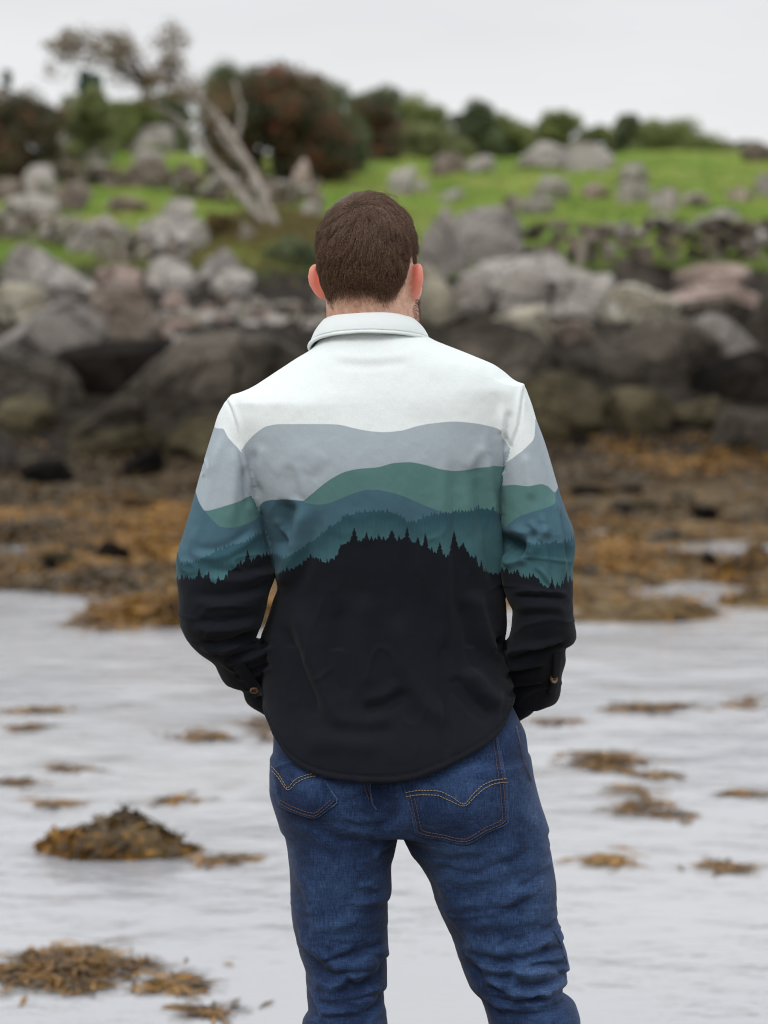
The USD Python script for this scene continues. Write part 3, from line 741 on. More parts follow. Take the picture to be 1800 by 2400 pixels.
# ------------------------------------------------------------------ grass tufts
def blades(p, n_each, h, seed, spread=0.08):
    r = np.random.default_rng(seed)
    n = len(p) * n_each
    q = np.repeat(p, n_each, 0) + np.c_[r.normal(size=(n, 2)) * spread, np.zeros(n)]
    a = r.uniform(0, 2 * np.pi, n)
    w = r.uniform(0.008, 0.016, n)
    d = np.stack([np.cos(a), np.sin(a), np.zeros(n)], 1)
    tip = q + np.c_[r.normal(size=(n, 2)) * 0.06, h * r.uniform(0.5, 1.2, n)]
    v = np.stack([q - d * w[:, None], q + d * w[:, None], tip], 1).reshape(-1, 3)
    return v, np.arange(3 * n).reshape(-1, 3)


_r = np.random.default_rng(77)
_gy = 36 + 46 * _r.uniform(0, 1, 60000) ** 1.3
_gx = _r.uniform(-1, 1, len(_gy)) * (0.155 * _gy + 0.6)
_gz = terrain(_gx, _gy)
_keep = (_gz > 2.35 + 0.3 * _r.uniform(size=len(_gz)))
_gp = np.stack([_gx, _gy, _gz - 0.02], 1)[_keep][:30000]
tag(put("grass", *blades(_gp, 3, 0.10, 5), "grass_blade", smooth=False), "short bright green pasture grass on the slope", "grass", kind="stuff")
_bx_ = _r.normal(size=5200) * 0.8 - 1.75
_by_ = 41.2 + _r.normal(size=5200) * 1.4
tag(put("dead_bracken", *blades(np.stack([_bx_, _by_, terrain(_bx_, _by_) - 0.02], 1), 3, 0.17, 6), "bracken", smooth=False), "dry brown grass and bracken on the bank left of the man's head", "bracken", kind="stuff")


# ------------------------------------------------------------------ seaweed
def fronds(p, up, length, width, seed, droop=0.5, lift=0.25):
    """Ribbons of weed, two segments each."""
    r = np.random.default_rng(seed)
    n = len(p)
    a = r.uniform(0, 2 * np.pi, n)
    d = np.stack([np.cos(a), np.sin(a), np.zeros(n)], 1)
    d = d - up * (d * up).sum(1, keepdims=True)
    d /= np.linalg.norm(d, axis=1, keepdims=True) + 1e-9
    s = np.cross(up, d)
    L = (length * r.uniform(0.5, 1.4, n))[:, None]
    W = (width * r.uniform(0.6, 1.4, n))[:, None]
    li = r.uniform(0.0, lift, n)[:, None]
    m = p + d * L * 0.5 + up * L * li
    e = p + d * L + up * L * (li * r.uniform(-0.4, 1.2, (n, 1)))
    e[:, 2] = np.maximum(e[:, 2], np.minimum(p[:, 2], 0.004))
    tw = up * W * r.uniform(-0.6, 0.6, (n, 1))
    v = np.stack([p - s * W * .4, p + s * W * .4, m - s * W + tw, m + s * W - tw, e - s * W * .5, e + s * W * .5], 1).reshape(-1, 3)
    i = np.arange(n)[:, None] * 6
    return v, np.vstack([np.hstack([i, i + 1, i + 3, i + 2]), np.hstack([i + 2, i + 3, i + 5, i + 4])])


# weed over the whole flat, thick where it is high and dry, thin over the pools
_r = np.random.default_rng(78)
_n = 130000
_fy = _r.uniform(15.3, 28.5, _n)
_fx = _r.uniform(-1, 1, _n) * (0.155 * _fy + 0.4)
_fz = terrain(_fx, _fy)
_dens = smooth01(_fz, -0.05, 0.08) * (0.04 + 1.2 * smooth01(fbm2(_fx * 0.8, _fy * 0.55, 4, 31), 0.42, 0.58))
_dens *= 1 - 0.75 * smooth01(_fy, 24.5, 28)
_k = _r.uniform(size=_n) < _dens
_fp = np.stack([_fx, _fy, np.maximum(_fz, 0.0) + 0.004], 1)[_k]
_gold = 0.5 + 1.5 * (fbm2(_fp[:, 0] * 0.6 + 9, _fp[:, 1] * 0.5, 3, 33) - 0.5) + 0.08 * _r.normal(size=len(_fp)) > 0.49 + 0.20 * smooth01(_fp[:, 1], 23.6, 26.0) - 0.10 * smooth01(_fp[:, 0], 0.5, 2.0)
_up = np.tile([0, 0, 1.0], (len(_fp), 1))
tag(put("rockweed", *fronds(_fp[_gold], _up[_gold], 0.115, 0.0145, 41, lift=0.35), "rockweed_gold", smooth=False), "golden orange rockweed spread over the bared flat", "seaweed", kind="stuff")
tag(put("dark_rockweed", *fronds(_fp[~_gold], _up[~_gold], 0.115, 0.0145, 42, lift=0.35), "rockweed_brown", smooth=False), "dark brown rockweed lying between the golden weed", "seaweed", kind="stuff")

PATCH = [
    ((0, 2221, 300, 2331), 900, "large golden weed raft floating in the lower left corner"),
    ((375, 2278, 460, 2333), 170, "small golden weed raft right of the large lower-left one"),
    ((318, 2249, 360, 2278), 50, "tiny weed scrap between the two lower-left rafts"),
    ((456, 2354, 588, 2392), 80, "thin weed strand at the bottom edge left of the leg"),
    ((458, 2000, 568, 2026), 90, "thin weed strand right below the weed mound"),
    ((356, 1864, 460, 1884), 70, "dark weed strand right behind the weed mound's top"),
    ((46, 1660, 158, 1678), 80, "upper of two weed streaks near the left edge"),
    ((20, 1698, 137, 1714), 80, "lower of two weed streaks near the left edge"),
    ((356, 1718, 546, 1740), 110, "long broken weed streak left of the man's cuff"),
    ((2, 1822, 82, 1849), 70, "weed scrap at the left edge above the mound"),
    ((84, 1878, 180, 1900), 60, "faint weed strand left above the mound"),
    ((104, 1793, 208, 1814), 50, "faint weed strand higher above the mound"),
    ((560, 1668, 660, 1790), 120, "weed drift beside the man's left hip"),
    ((1428, 1648, 1660, 1680), 200, "golden weed streak right of the man's right cuff"),
    ((1698, 1632, 1768, 1661), 60, "thin weed strand near the right edge level with the cuff"),
    ((1316, 1756, 1500, 1811), 420, "thick golden weed raft right of the back pocket"),
    ((1500, 1806, 1592, 1832), 70, "weed tail trailing off the thick golden raft"),
    ((1440, 1846, 1530, 1866), 60, "thin dark weed strand below the thick golden raft"),
    ((1440, 1876, 1592, 1926), 190, "loose weed raft below the thin dark strand at right"),
    ((1718, 1856, 1790, 1874), 60, "small weed streak at the right edge below the pocket"),
    ((1384, 2006, 1490, 2056), 130, "dark weed scrap right of the man's thigh"),
    ((1656, 2022, 1746, 2048), 80, "weed scrap at the right edge level with the knee"),
    ((1230, 1688, 1320, 1700), 50, "faint weed line just below the man's right cuff"),
    ((1430, 1408, 1676, 1456), 420, "weed spit reaching into the water at right"),
    ((130, 1446, 430, 1486), 320, "weed fringe on the water left of the man's elbow"),
    ((1350, 1340, 1560, 1400), 260, "weed bar along the pools by the man's right elbow"),
]
for _k, ((_x0, _y0, _x1, _y1), _n, _l) in enumerate(PATCH):
    _r = np.random.default_rng(500 + _k)
    _c = np.array([(_x0 + _x1) / 2, (_y0 + _y1) / 2])
    _yc = EYE * FOC / (_c[1] - YH)
    _base = np.array([(_c[0] - CX) / FOC * _yc, _yc, 0.0])
    _ya, _yb = EYE * FOC / (_y1 - YH), EYE * FOC / (_y0 - YH)
    _rx, _ry = 0.88 * (_x1 - _x0) / FOC * _yc / 2, 0.9 * (_yb - _ya) / 2
    _n = int(_n * (1.25 if _n > 600 else 0.8))
    _nc = max(4, _n // 16)
    _a, _d = _r.uniform(0, 2 * np.pi, _nc), _r.uniform(0, 1, _nc) ** 0.6
    _cc = np.stack([_rx * _d * np.cos(_a), _ry * _d * np.sin(_a)], 1) * 0.88
    _kk = _r.integers(_nc, size=_n)
    _sp = 0.16 * min(_rx, 0.35) + 0.012
    _pp = _cc[_kk] + _r.standard_t(3, size=(_n, 2)) * [_sp * 0.8, max(_sp, 0.10 * _ry) * 0.7]
    _hump = 0.022 * np.exp(-(_pp[:, 0] / _rx) ** 2 * 2 - (_pp[:, 1] / _ry) ** 2 * 2) * min(1, _n / 400)
    _p3 = np.c_[_pp, 0.004 + _hump * _r.uniform(0, 1, _n)]
    _t = thing("weed_patch", _l, "seaweed", _base, "weed patches floating on the water")
    _s = 0.6 + 0.5 * (_yc / 9.0)
    _g = _r.uniform(size=_n) < 0.62
    for _nm, _mk, _mt in (("fronds", _g, "rockweed_gold"), ("dark_fronds", ~_g, "rockweed_brown")):
        put(_nm, *fronds(_p3[_mk], np.tile([0, 0, 1.0], (int(_mk.sum()), 1)), 0.080 * _s, 0.0050 * _s, 600 + _k, lift=0.13 if _n > 400 else 0.06), _mt, _t, smooth=False)


def weed_mound(box, label, seed, n, group):
    x0, y0, x1, y1 = box
    yb_ = EYE * FOC / (y1 - YH)
    w, h = (x1 - x0) / FOC * yb_, (y1 - y0) / FOC * yb_
    base = np.array([((x0 + x1) / 2 - CX) / FOC * yb_, yb_ + w * 0.28, 0.0])
    t = thing("weed_mound", label, "weed mound", base, group)
    r = np.random.default_rng(seed)
    v, f = rock_shape(seed, 3, 6, 2.0)
    v = v * np.array([w / 2, w * 0.33, h * 0.64])
    prof = (0.55 + 0.42 * np.exp(-((v[:, 0] / (w / 2) - 0.18) / 0.48) ** 2)) * (0.8 + 0.4 * meshkit.fbm(v * 7.0 + 3, 3, seed))
    v[:, 2] *= np.where(v[:, 2] > 0, prof, 1)
    put("rock", v + base + [0, 0, 0.0], f, "olive_rock", t, loc=base)
    tm = trimesh.Trimesh(v, f, process=False)
    pts, fi = trimesh.sample.sample_surface(tm, n, seed=seed)
    nn = tm.face_normals[fi]
    ok = pts[:, 2] > -0.01
    pts, nn = pts[ok] + nn[ok] * 0.006 + base, nn[ok]
    g = fbm2(pts[:, 0] * 7, pts[:, 2] * 9 + pts[:, 1] * 5, 3, seed) + 0.08 * r.normal(size=len(pts)) - 0.35 * (pts[:, 2] / h - 0.3) > 0.55
    for nm, mk, mt in (("fronds", g, "rockweed_gold"), ("dark_fronds", ~g, "rockweed_brown")):
        if mk.any():
            put(nm, *fronds(pts[mk], nn[mk], 0.075 * (w + 1) / 1.7, 0.010 * (w + 1) / 1.6, seed + 3, lift=0.10), mt, t, smooth=False, loc=base)


weed_mound((96, 1884, 440, 2012), "weed-covered rock mound standing in the water at lower left", 901, 3400, None)
weed_mound((1692, 1228, 1850, 1362), "brown weed-covered hump on the flat at the right edge", 902, 1500, None)
weed_mound((228, 1330, 560, 1440), "low dark weed bank at the water's edge left of the elbow", 903, 1400, None)
weed_mound((1690, 1366, 1840, 1420), "low dark weed bank by the pool at the right edge", 904, 500, None)
# ------------------------------------------------------------------ the man: materials
material("skin", {
    "g": POS, "a": ("attribute", {"attribute": "flush"}),
    "n": ("noise_texture", {"scale": 95.0, "detail": 5.0, "roughness": 0.7}),
    "n2": ("noise_texture", {"scale": 300.0, "detail": 2.0}),
    "base": ("rgb_ramp", {"ramp": [(0.32, (0.44, 0.235, 0.165)), (0.5, (0.56, 0.33, 0.24)), (0.7, (0.66, 0.42, 0.31))]}),
    "st": ("attribute", {"attribute": "stubble"}), "stm": ("mix", {"color2": (0.19, 0.115, 0.08)}),
    "red": ("mix", {"color2": (0.68, 0.235, 0.185)}),
    "bump": ("bump", {"strength": 0.25, "distance": 0.001}),
    "p": ("principled_bsdf", {"roughness": 0.5, "specular_ior_level": 0.35, "subsurface_weight": 0.25, "subsurface_scale": 0.006, "subsurface_radius": (1.0, 0.35, 0.2)}),
}, [("g.position", "n.vector"), ("g.position", "n2.vector"), ("n.fac", "base.fac"), ("base.color", "red.color1"), ("a.fac", "red.fac"), ("red.color", "stm.color1"), ("st.fac", "stm.fac"), ("stm.color", "p.base_color"), ("n2.fac", "bump.height"), ("bump.normal", "p.normal")])
material("hair_under", {"g": POS, "mp": ("mapping", {"scale": (900, 900, 90)}), "n": ("noise_texture", {"scale": 1.0, "detail": 3.0}),
    "r": ("rgb_ramp", {"ramp": [(0.3, (0.022, 0.0135, 0.010)), (0.7, (0.06, 0.037, 0.027))]}), "p": ("principled_bsdf", {"roughness": 0.9, "specular_ior_level": 0.05})},
    [("g.position", "mp.vector"), ("mp.vector", "n.vector"), ("n.fac", "r.fac"), ("r.color", "p.base_color")])
material("hair_strand", {"hi": ("hair_info", {}), "g": POS, "n": ("noise_texture", {"scale": 420.0, "detail": 3.0, "roughness": 0.7}),
    "r": ("rgb_ramp", {"ramp": [(0.28, (0.050, 0.027, 0.0165)), (0.45, (0.25, 0.148, 0.094)), (0.66, (0.64, 0.45, 0.32))]}),
    "w": ("mix_float", {"fac": 0.3}), "p": ("principled_bsdf", {"roughness": 0.38, "specular_ior_level": 0.32})},
    [("g.position", "n.vector"), ("n.fac", "w.a"), ("hi.intercept", "w.b"), ("w.result", "r.fac"), ("r.color", "p.base_color")])
material("eye_white", {"p": ("principled_bsdf", {"base_color": (0.75, 0.72, 0.70), "roughness": 0.15})})
material("eye_iris", {"p": ("principled_bsdf", {"base_color": (0.05, 0.09, 0.13), "roughness": 0.1})})
material("lip", {"p": ("principled_bsdf", {"base_color": (0.42, 0.15, 0.13), "roughness": 0.45})})


def cloth_nodes(extra_nodes, extra_links, color, rough=0.95, weave=900.0, strength=0.30, sheen=0.05):
    n = {"g": POS,
         "wv": ("noise_texture", {"scale": weave, "detail": 2.0, "roughness": 0.6}),
         "wm": ("mapping", {"scale": (1.0, 1.0, 0.35)}),
         "fz": ("noise_texture", {"scale": 70.0, "detail": 4.0, "roughness": 0.65}),
         "hm": ("mix_float", {"fac": 0.35}),
         "bump": ("bump", {"strength": strength, "distance": 0.0012}),
         "p": ("principled_bsdf", {"roughness": rough, "specular_ior_level": 0.06, "sheen_weight": sheen, "sheen_roughness": 0.5})}
    l = [("g.position", "wm.vector"), ("wm.vector", "wv.vector"), ("g.position", "fz.vector"), ("wv.fac", "hm.a"), ("fz.fac", "hm.b"), ("hm.result", "bump.height"), ("bump.normal", "p.normal"), (color, "p.base_color")]
    n.update(extra_nodes)
    return n, l + list(extra_links)


_bands = [("white", (0.715, 0.765, 0.762)), ("grey", (0.345, 0.400, 0.440)), ("green", (0.092, 0.192, 0.186)), ("slate", (0.062, 0.128, 0.168)), ("teal", (0.030, 0.078, 0.100)), ("navy", (0.0108, 0.0122, 0.0168))]
_n = {"fa": ("attribute", {"attribute": "printA"}), "fb": ("attribute", {"attribute": "printB"}),
      "sa": ("separate_color", {}), "sb": ("separate_color", {}), "c0": ("color", {"value": _bands[0][1]}),
      "hn": ("noise_texture", {"scale": 420.0, "detail": 3.0, "roughness": 0.7}),
      "hr": ("map_range", {"from_min": 0.3, "from_max": 0.7, "to_min": 0.95, "to_max": 1.05}),
      "hs": ("vector_math", {"math_type": "scale"}),
      "fade": ("mix", {}), "misty": ("color", {"value": (0.052, 0.125, 0.138)})}
_l = [("fa.color", "sa.color"), ("fb.color", "sb.color"), ("g.position", "hn.vector"), ("hn.fac", "hr.value")]
_prev = "c0.color"
_chan = ["sa.r", "sa.g", "sa.b", "sb.r", "sb.g"]
for _k in range(1, 6):
    _n["t%d" % _k] = ("map_range", {"from_min": -0.9, "from_max": 0.9, "to_min": 0.0, "to_max": 1.0, "clamp": True})
    _n["m%d" % _k] = ("mix", {"color2": _bands[_k][1]})
    _l += [(_chan[_k - 1], "t%d.value" % _k), ("t%d.result" % _k, "m%d.fac" % _k), (_prev, "m%d.color1" % _k)]
    _prev = "m%d.color" % _k
_l += [("m3.color", "fade.color1")]
# the printed mist: the nearer forest grows paler towards its foot
_n["md"] = ("map_range", {"from_min": 14.0, "from_max": 75.0, "to_min": 0.0, "to_max": 0.85, "clamp": True})
_n["mt"] = ("mix", {"color1": _bands[4][1], "color2": (0.058, 0.140, 0.156)})
_l = [x for x in _l if x != ("m3.color", "fade.color1")]
del _n["fade"], _n["misty"]
_l += [("sb.r", "md.value"), ("md.result", "mt.fac"), ("mt.color", "m4.color2"), (_prev, "hs.vector1"), ("hr.result", "hs.scale")]
material("printed_jersey", *cloth_nodes(_n, _l, "hs.vector"))
material("white_jersey", *cloth_nodes({"c": ("color", {"value": _bands[0][1]})}, [], "c.color"))
material("navy_jersey", *cloth_nodes({"c": ("color", {"value": _bands[5][1]})}, [], "c.color"))
material("navy_hem", *cloth_nodes({"c": ("color", {"value": (0.0115, 0.0132, 0.0178)})}, [], "c.color"))

material("denim", {
    "g": POS, "a": ("attribute", {"attribute": "wear"}),
    "m1": ("mapping", {"scale": (620, 620, 70)}), "n1": ("noise_texture", {"scale": 1.0, "detail": 3.0, "roughness": 0.7}),
    "m2": ("mapping", {"scale": (60, 60, 700)}), "n2": ("noise_texture", {"scale": 1.0, "detail": 2.0, "roughness": 0.6}),
    "n3": ("noise_texture", {"scale": 14.0, "detail": 4.0, "roughness": 0.6}),
    "n4": ("noise_texture", {"scale": 650.0, "detail": 1.0}),
    "mx": ("mix_float", {"fac": 0.35}), "mz": ("mix_float", {"fac": 0.38}), "ad": ("math", {"math_type": "multiply_add", "value2": 0.30}),
    "r": ("rgb_ramp", {"ramp": [(0.30, (0.0028, 0.0068, 0.023)), (0.48, (0.0092, 0.0228, 0.068)), (0.62, (0.029, 0.062, 0.148)), (0.85, (0.13, 0.195, 0.33))]}),
    "bump": ("bump", {"strength": 0.35, "distance": 0.001}),
    "p": ("principled_bsdf", {"roughness": 0.85, "specular_ior_level": 0.2, "sheen_weight": 0.08}),
}, [("g.position", "m1.vector"), ("m1.vector", "n1.vector"), ("g.position", "m2.vector"), ("m2.vector", "n2.vector"), ("g.position", "n3.vector"), ("g.position", "n4.vector"),
    ("n1.fac", "mx.a"), ("n2.fac", "mx.b"), ("mx.result", "mz.a"), ("n3.fac", "mz.b"), ("a.fac", "ad.value1"), ("mz.result", "ad.value3"), ("ad.value", "r.fac"), ("r.color", "p.base_color"),
    ("n1.fac", "bump.height"), ("bump.normal", "p.normal")])
material("gold_thread", {"p": ("principled_bsdf", {"base_color": (0.30, 0.21, 0.095), "roughness": 0.7})})
material("rust_thread", {"p": ("principled_bsdf", {"base_color": (0.13, 0.068, 0.036), "roughness": 0.7})})
material("dark_thread", {"p": ("principled_bsdf", {"base_color": (0.006, 0.007, 0.010), "roughness": 0.9})})
material("horn_button", {"g": POS, "n": ("noise_texture", {"scale": 160.0, "detail": 3.0}), "r": ("rgb_ramp", {"ramp": [(0.3, (0.09, 0.045, 0.02)), (0.7, (0.24, 0.14, 0.075))]}), "p": ("principled_bsdf", {"roughness": 0.3})},
    [("g.position", "n.vector"), ("n.fac", "r.fac"), ("r.color", "p.base_color")])
material("boot_leather", {"g": POS, "n": ("noise_texture", {"scale": 30.0, "detail": 4.0}), "r": ("rgb_ramp", {"ramp": [(0.3, (0.05, 0.03, 0.018)), (0.7, (0.11, 0.066, 0.04))]}), "p": ("principled_bsdf", {"roughness": 0.55})},
    [("g.position", "n.vector"), ("n.fac", "r.fac"), ("r.color", "p.base_color")])
material("boot_rubber", {"p": ("principled_bsdf", {"base_color": (0.02, 0.02, 0.02), "roughness": 0.8})})


# ------------------------------------------------------------------ shaping by distance fields
PXM = 1500.0   # pixels of the photograph per metre at the man


def X_(px):
    return (np.asarray(px, float) - CX) / PXM


def Z_(py):
    return EYE + (YH - np.asarray(py, float)) / PXM


def surface_nets(F, org, h):
    nx, ny, nz = F.shape
    S = F < 0
    A = np.zeros((nx - 1, ny - 1, nz - 1), np.uint8)
    for dx in (0, 1):
        for dy in (0, 1):
            for dz in (0, 1):
                A += S[dx:nx - 1 + dx, dy:ny - 1 + dy, dz:nz - 1 + dz]
    act = (A > 0) & (A < 8)
    I, J, K = np.nonzero(act)
    idx = np.full(A.shape, -1, np.int64)
    idx[I, J, K] = np.arange(len(I))
    corners = [(a, b, c) for a in (0, 1) for b in (0, 1) for c in (0, 1)]
    val = np.stack([F[I + a, J + b, K + c] for a, b, c in corners], 1)
    cs = np.array(corners, float)
    acc, cnt = np.zeros((len(I), 3)), np.zeros(len(I))
    for p in range(8):
        for q in range(p + 1, 8):
            if abs(cs[p] - cs[q]).sum() != 1:
                continue
            a, b = val[:, p], val[:, q]
            m = (a < 0) != (b < 0)
            t = a[m] / (a[m] - b[m])
            acc[m] += cs[p] + (cs[q] - cs[p]) * t[:, None]
            cnt[m] += 1
    v = (np.stack([I, J, K], 1) + acc / cnt[:, None]) * h + np.asarray(org)
    quads = []
    for ax in range(3):
        sl0 = [slice(None)] * 3
        sl1 = [slice(None)] * 3
        sl0[ax], sl1[ax] = slice(0, -1), slice(1, None)
        s0, s1 = S[tuple(sl0)], S[tuple(sl1)]
        e = np.argwhere(s0 != s1)
        o1, o2 = [(1, 2), (2, 0), (0, 1)][ax]
        ok = (e[:, o1] > 0) & (e[:, o2] > 0) & (e[:, o1] < F.shape[o1] - 1) & (e[:, o2] < F.shape[o2] - 1)
        e = e[ok]
        d1, d2 = np.zeros(3, int), np.zeros(3, int)
        d1[o1], d2[o2] = 1, 1
        c = [idx[tuple((e - w).T)] for w in (d1 + d2, d2, 0 * d1, d1)]
        q = np.stack(c, 1)
        flip = ~S[tuple(e.T)]
        q[flip] = q[flip][:, ::-1]
        quads.append(q)
    q = np.vstack(quads)
    q = q[(q >= 0).all(1)]
    return v, np.vstack([q[:, [0, 1, 2]], q[:, [0, 2, 3]]])


def relax(v, f, n=4, lam=0.5, mu=-0.52):
    e = np.vstack([f[:, [0, 1]], f[:, [1, 2]], f[:, [2, 0]]])
    m = sparse.coo_matrix((np.ones(len(e)), (e[:, 0], e[:, 1])), shape=(len(v), len(v))).tocsr()
    m = ((m + m.T) > 0).astype(float)
    d = sparse.diags(1 / np.maximum(np.asarray(m.sum(1)).ravel(), 1))
    L = d @ m
    for _ in range(n):
        v = v + lam * (L @ v - v)
        v = v + mu * (L @ v - v)
    return v


def smin(a, b, k):
    h = np.clip(0.5 + 0.5 * (b - a) / k, 0, 1)
    return b + (a - b) * h - k * h * (1 - h)


class Loft:
    """A solid given by its left, right, near and far extent at every height: rows are heights in photograph pixels at the man's distance."""

    def __init__(self, left, right, near, far, p=2.3, ends=(True, True)):
        def curve(t):
            t = sorted(t)
            return PchipInterpolator([a for a, _ in t], [b for _, b in t])
        self.l, self.r, self.n, self.f, self.p = curve(left), curve(right), curve(near), curve(far), p
        self.top, self.bot = max(left[0][0], right[0][0]), min(left[-1][0], right[-1][0])

    def field(self, xs, ys, zs):
        rows = YH + (EYE - zs) * PXM
        rc = np.clip(rows, self.top, self.bot)
        xl, xr = X_(self.l(rc)), X_(self.r(rc))
        yn = self.n(np.clip(rc, self.n.x[0], self.n.x[-1]))
        yf = self.f(np.clip(rc, self.f.x[0], self.f.x[-1]))
        cx, a = (xl + xr) / 2, np.maximum((xr - xl) / 2, .002)
        cy, b = (yn + yf) / 2, np.maximum((yf - yn) / 2, .002)
        ux = np.abs(xs[:, None] - cx[None]) / a[None]
        uy = np.abs(ys[:, None] - cy[None]) / b[None]
        g = (ux[:, None, :] ** self.p + uy[None, :, :] ** self.p) ** (1 / self.p)
        F = (g - 1) * np.minimum(a, b)[None, None, :]
        over = np.maximum((self.top - rows), (rows - self.bot)) / PXM
        return np.maximum(F, over[None, None, :]).astype(np.float32)


def grid(lo, hi, h):
    return [np.arange(a, b + h, h) for a, b in zip(lo, hi)]


def seg_dist(px, py, line):
    """Distance to a polyline, signed distance (left positive), position along it from 0 to 1."""
    line = np.asarray(line, float)
    seg = np.linalg.norm(np.diff(line, axis=0), axis=1)
    tot, acc = seg.sum(), np.concatenate([[0], np.cumsum(seg)])
    best = np.full(len(px), 1e9)
    sd, al = np.zeros(len(px)), np.zeros(len(px))
    for k in range(len(line) - 1):
        d = (line[k + 1] - line[k]) / max(seg[k], 1e-9)
        rx, ry = px - line[k, 0], py - line[k, 1]
        t = np.clip(rx * d[0] + ry * d[1], 0, seg[k])
        ex, ey = rx - t * d[0], ry - t * d[1]
        dist = np.hypot(ex, ey)
        m = dist < best
        best[m] = dist[m]
        sd[m] = (dist * np.sign(d[0] * ey - d[1] * ex))[m]
        al[m] = ((acc[k] + t) / tot)[m]
    return best, sd, al


def dense_line(pts, step=6.0):
    p = np.asarray(pts, float)
    if len(p) < 3:
        return p
    s = np.concatenate([[0], np.cumsum(np.linalg.norm(np.diff(p, axis=0), axis=1))])
    t = np.linspace(0, s[-1], max(3, int(s[-1] / (step * 4))))
    return np.stack([PchipInterpolator(s, p[:, k])(t) for k in range(2)], 1)


def folds(px, py, items):
    """Sum of cloth folds: (polyline, width px, height mm, kind) kind 'r' ridge, 's' step (ridge on the left, dip on the right)."""
    out = np.zeros(len(px))
    for line, w, a, *kind in items:
        line = dense_line(line)
        lo, hi = line.min(0) - 4 * w, line.max(0) + 4 * w
        m = np.nonzero((px > lo[0]) & (px < hi[0]) & (py > lo[1]) & (py < hi[1]))[0]
        if not len(m):
            continue
        d, sd, al = seg_dist(px[m], py[m], line)
        taper = smooth01(al, 0, 0.22) * (1 - smooth01(al, 0.78, 1)) if (not kind or kind[0] != "full") else 1.0
        if kind and kind[0] == "s":
            prof = -(sd / w) * np.exp(-(sd / w) ** 2) * 2.33
        elif kind and kind[0] == "c":
            prof = -(sd / w) * np.exp(-np.abs(sd / w) * 1.5) * 4.0
        else:
            prof = np.exp(-(d / w) ** 2)
        out[m] += a * 0.001 * prof * taper
    return out


# ------------------------------------------------------------------ the man: body
MAN = np.array([0.03, 4.26, 0.127])
man = thing("person", "man seen from behind in a mountain-print overshirt and blue jeans, hands in his pockets", "person", MAN)

HC = np.array([-0.0235, 4.272, 1.872])       # middle of the skull
YAW = math.radians(15.0)
_cy, _sy = math.cos(YAW), math.sin(YAW)


def head_out(p):
    """Head space (face towards +y) to world: the head is turned a little to his right."""
    p = np.asarray(p, float)
    return np.stack([p[..., 0] * _cy + p[..., 1] * _sy, -p[..., 0] * _sy + p[..., 1] * _cy, p[..., 2]], -1) + HC


def head_in(p):
    q = np.asarray(p, float) - HC
    return np.stack([q[..., 0] * _cy - q[..., 1] * _sy, q[..., 0] * _sy + q[..., 1] * _cy, q[..., 2]], -1)


def ell(x, y, z, c, r):
    u, w, t = (x - c[0]) / r[0], (y - c[1]) / r[1], (z - c[2]) / r[2]
    k = np.sqrt(u * u + w * w + t * t)
    return (k - 1) * min(r)


def cone(x, y, z, a, b, ra, rb):
    a, b = np.asarray(a, float), np.asarray(b, float)
    d = b - a
    t = np.clip(((x - a[0]) * d[0] + (y - a[1]) * d[1] + (z - a[2]) * d[2]) / (d @ d), 0, 1)
    return np.sqrt((x - a[0] - t * d[0]) ** 2 + (y - a[1] - t * d[1]) ** 2 + (z - a[2] - t * d[2]) ** 2) - (ra + (rb - ra) * t)


def ear(x, y, z, s):
    """One ear; s = -1 his left, 1 his right. A tilted shell with a rolled rim."""
    flare = math.radians(40 if s < 0 else 36)
    cx, cyy, cz = (0.0690 if s < 0 else 0.0640), 0.006, -0.060
    u, w, t = x * s - cx, y - cyy, z - cz
    ca, sa = math.cos(flare), math.sin(flare)
    out = u * ca - w * sa * 0 + 0 * u
    # local axes: e points outwards-back along the ear's plate, nrm across the plate
    e = u * sa - w * ca
    nrm = u * ca + w * sa
    bt = t - 0.25 * (-w) * 0
    e2 = e - 0.0085 - 0.34 * t
    t2 = t + 0.15 * e
    rad = np.sqrt((e2 / 0.0185) ** 2 + (t2 / np.where(t2 > 0, 0.031, 0.033)) ** 2)
    taper = 1 - 0.50 * np.clip(-t2 / 0.033, -0.2, 1)
    rad = rad / taper
    curl = 0.007 * np.clip(rad, 0, 1.2) ** 2
    plate = np.abs(nrm - 0.004 - curl * 0.5) - 0.0012
    rim = (rad - 0.80) * 0.0185
    f = np.sqrt(np.maximum(plate, 0) ** 2 + np.maximum(rim, 0) ** 2) + np.minimum(np.maximum(plate, rim), 0) - (0.0034 + 0.0010 * np.clip(rad - 0.5, 0, 0.4) / 0.4)
    return f


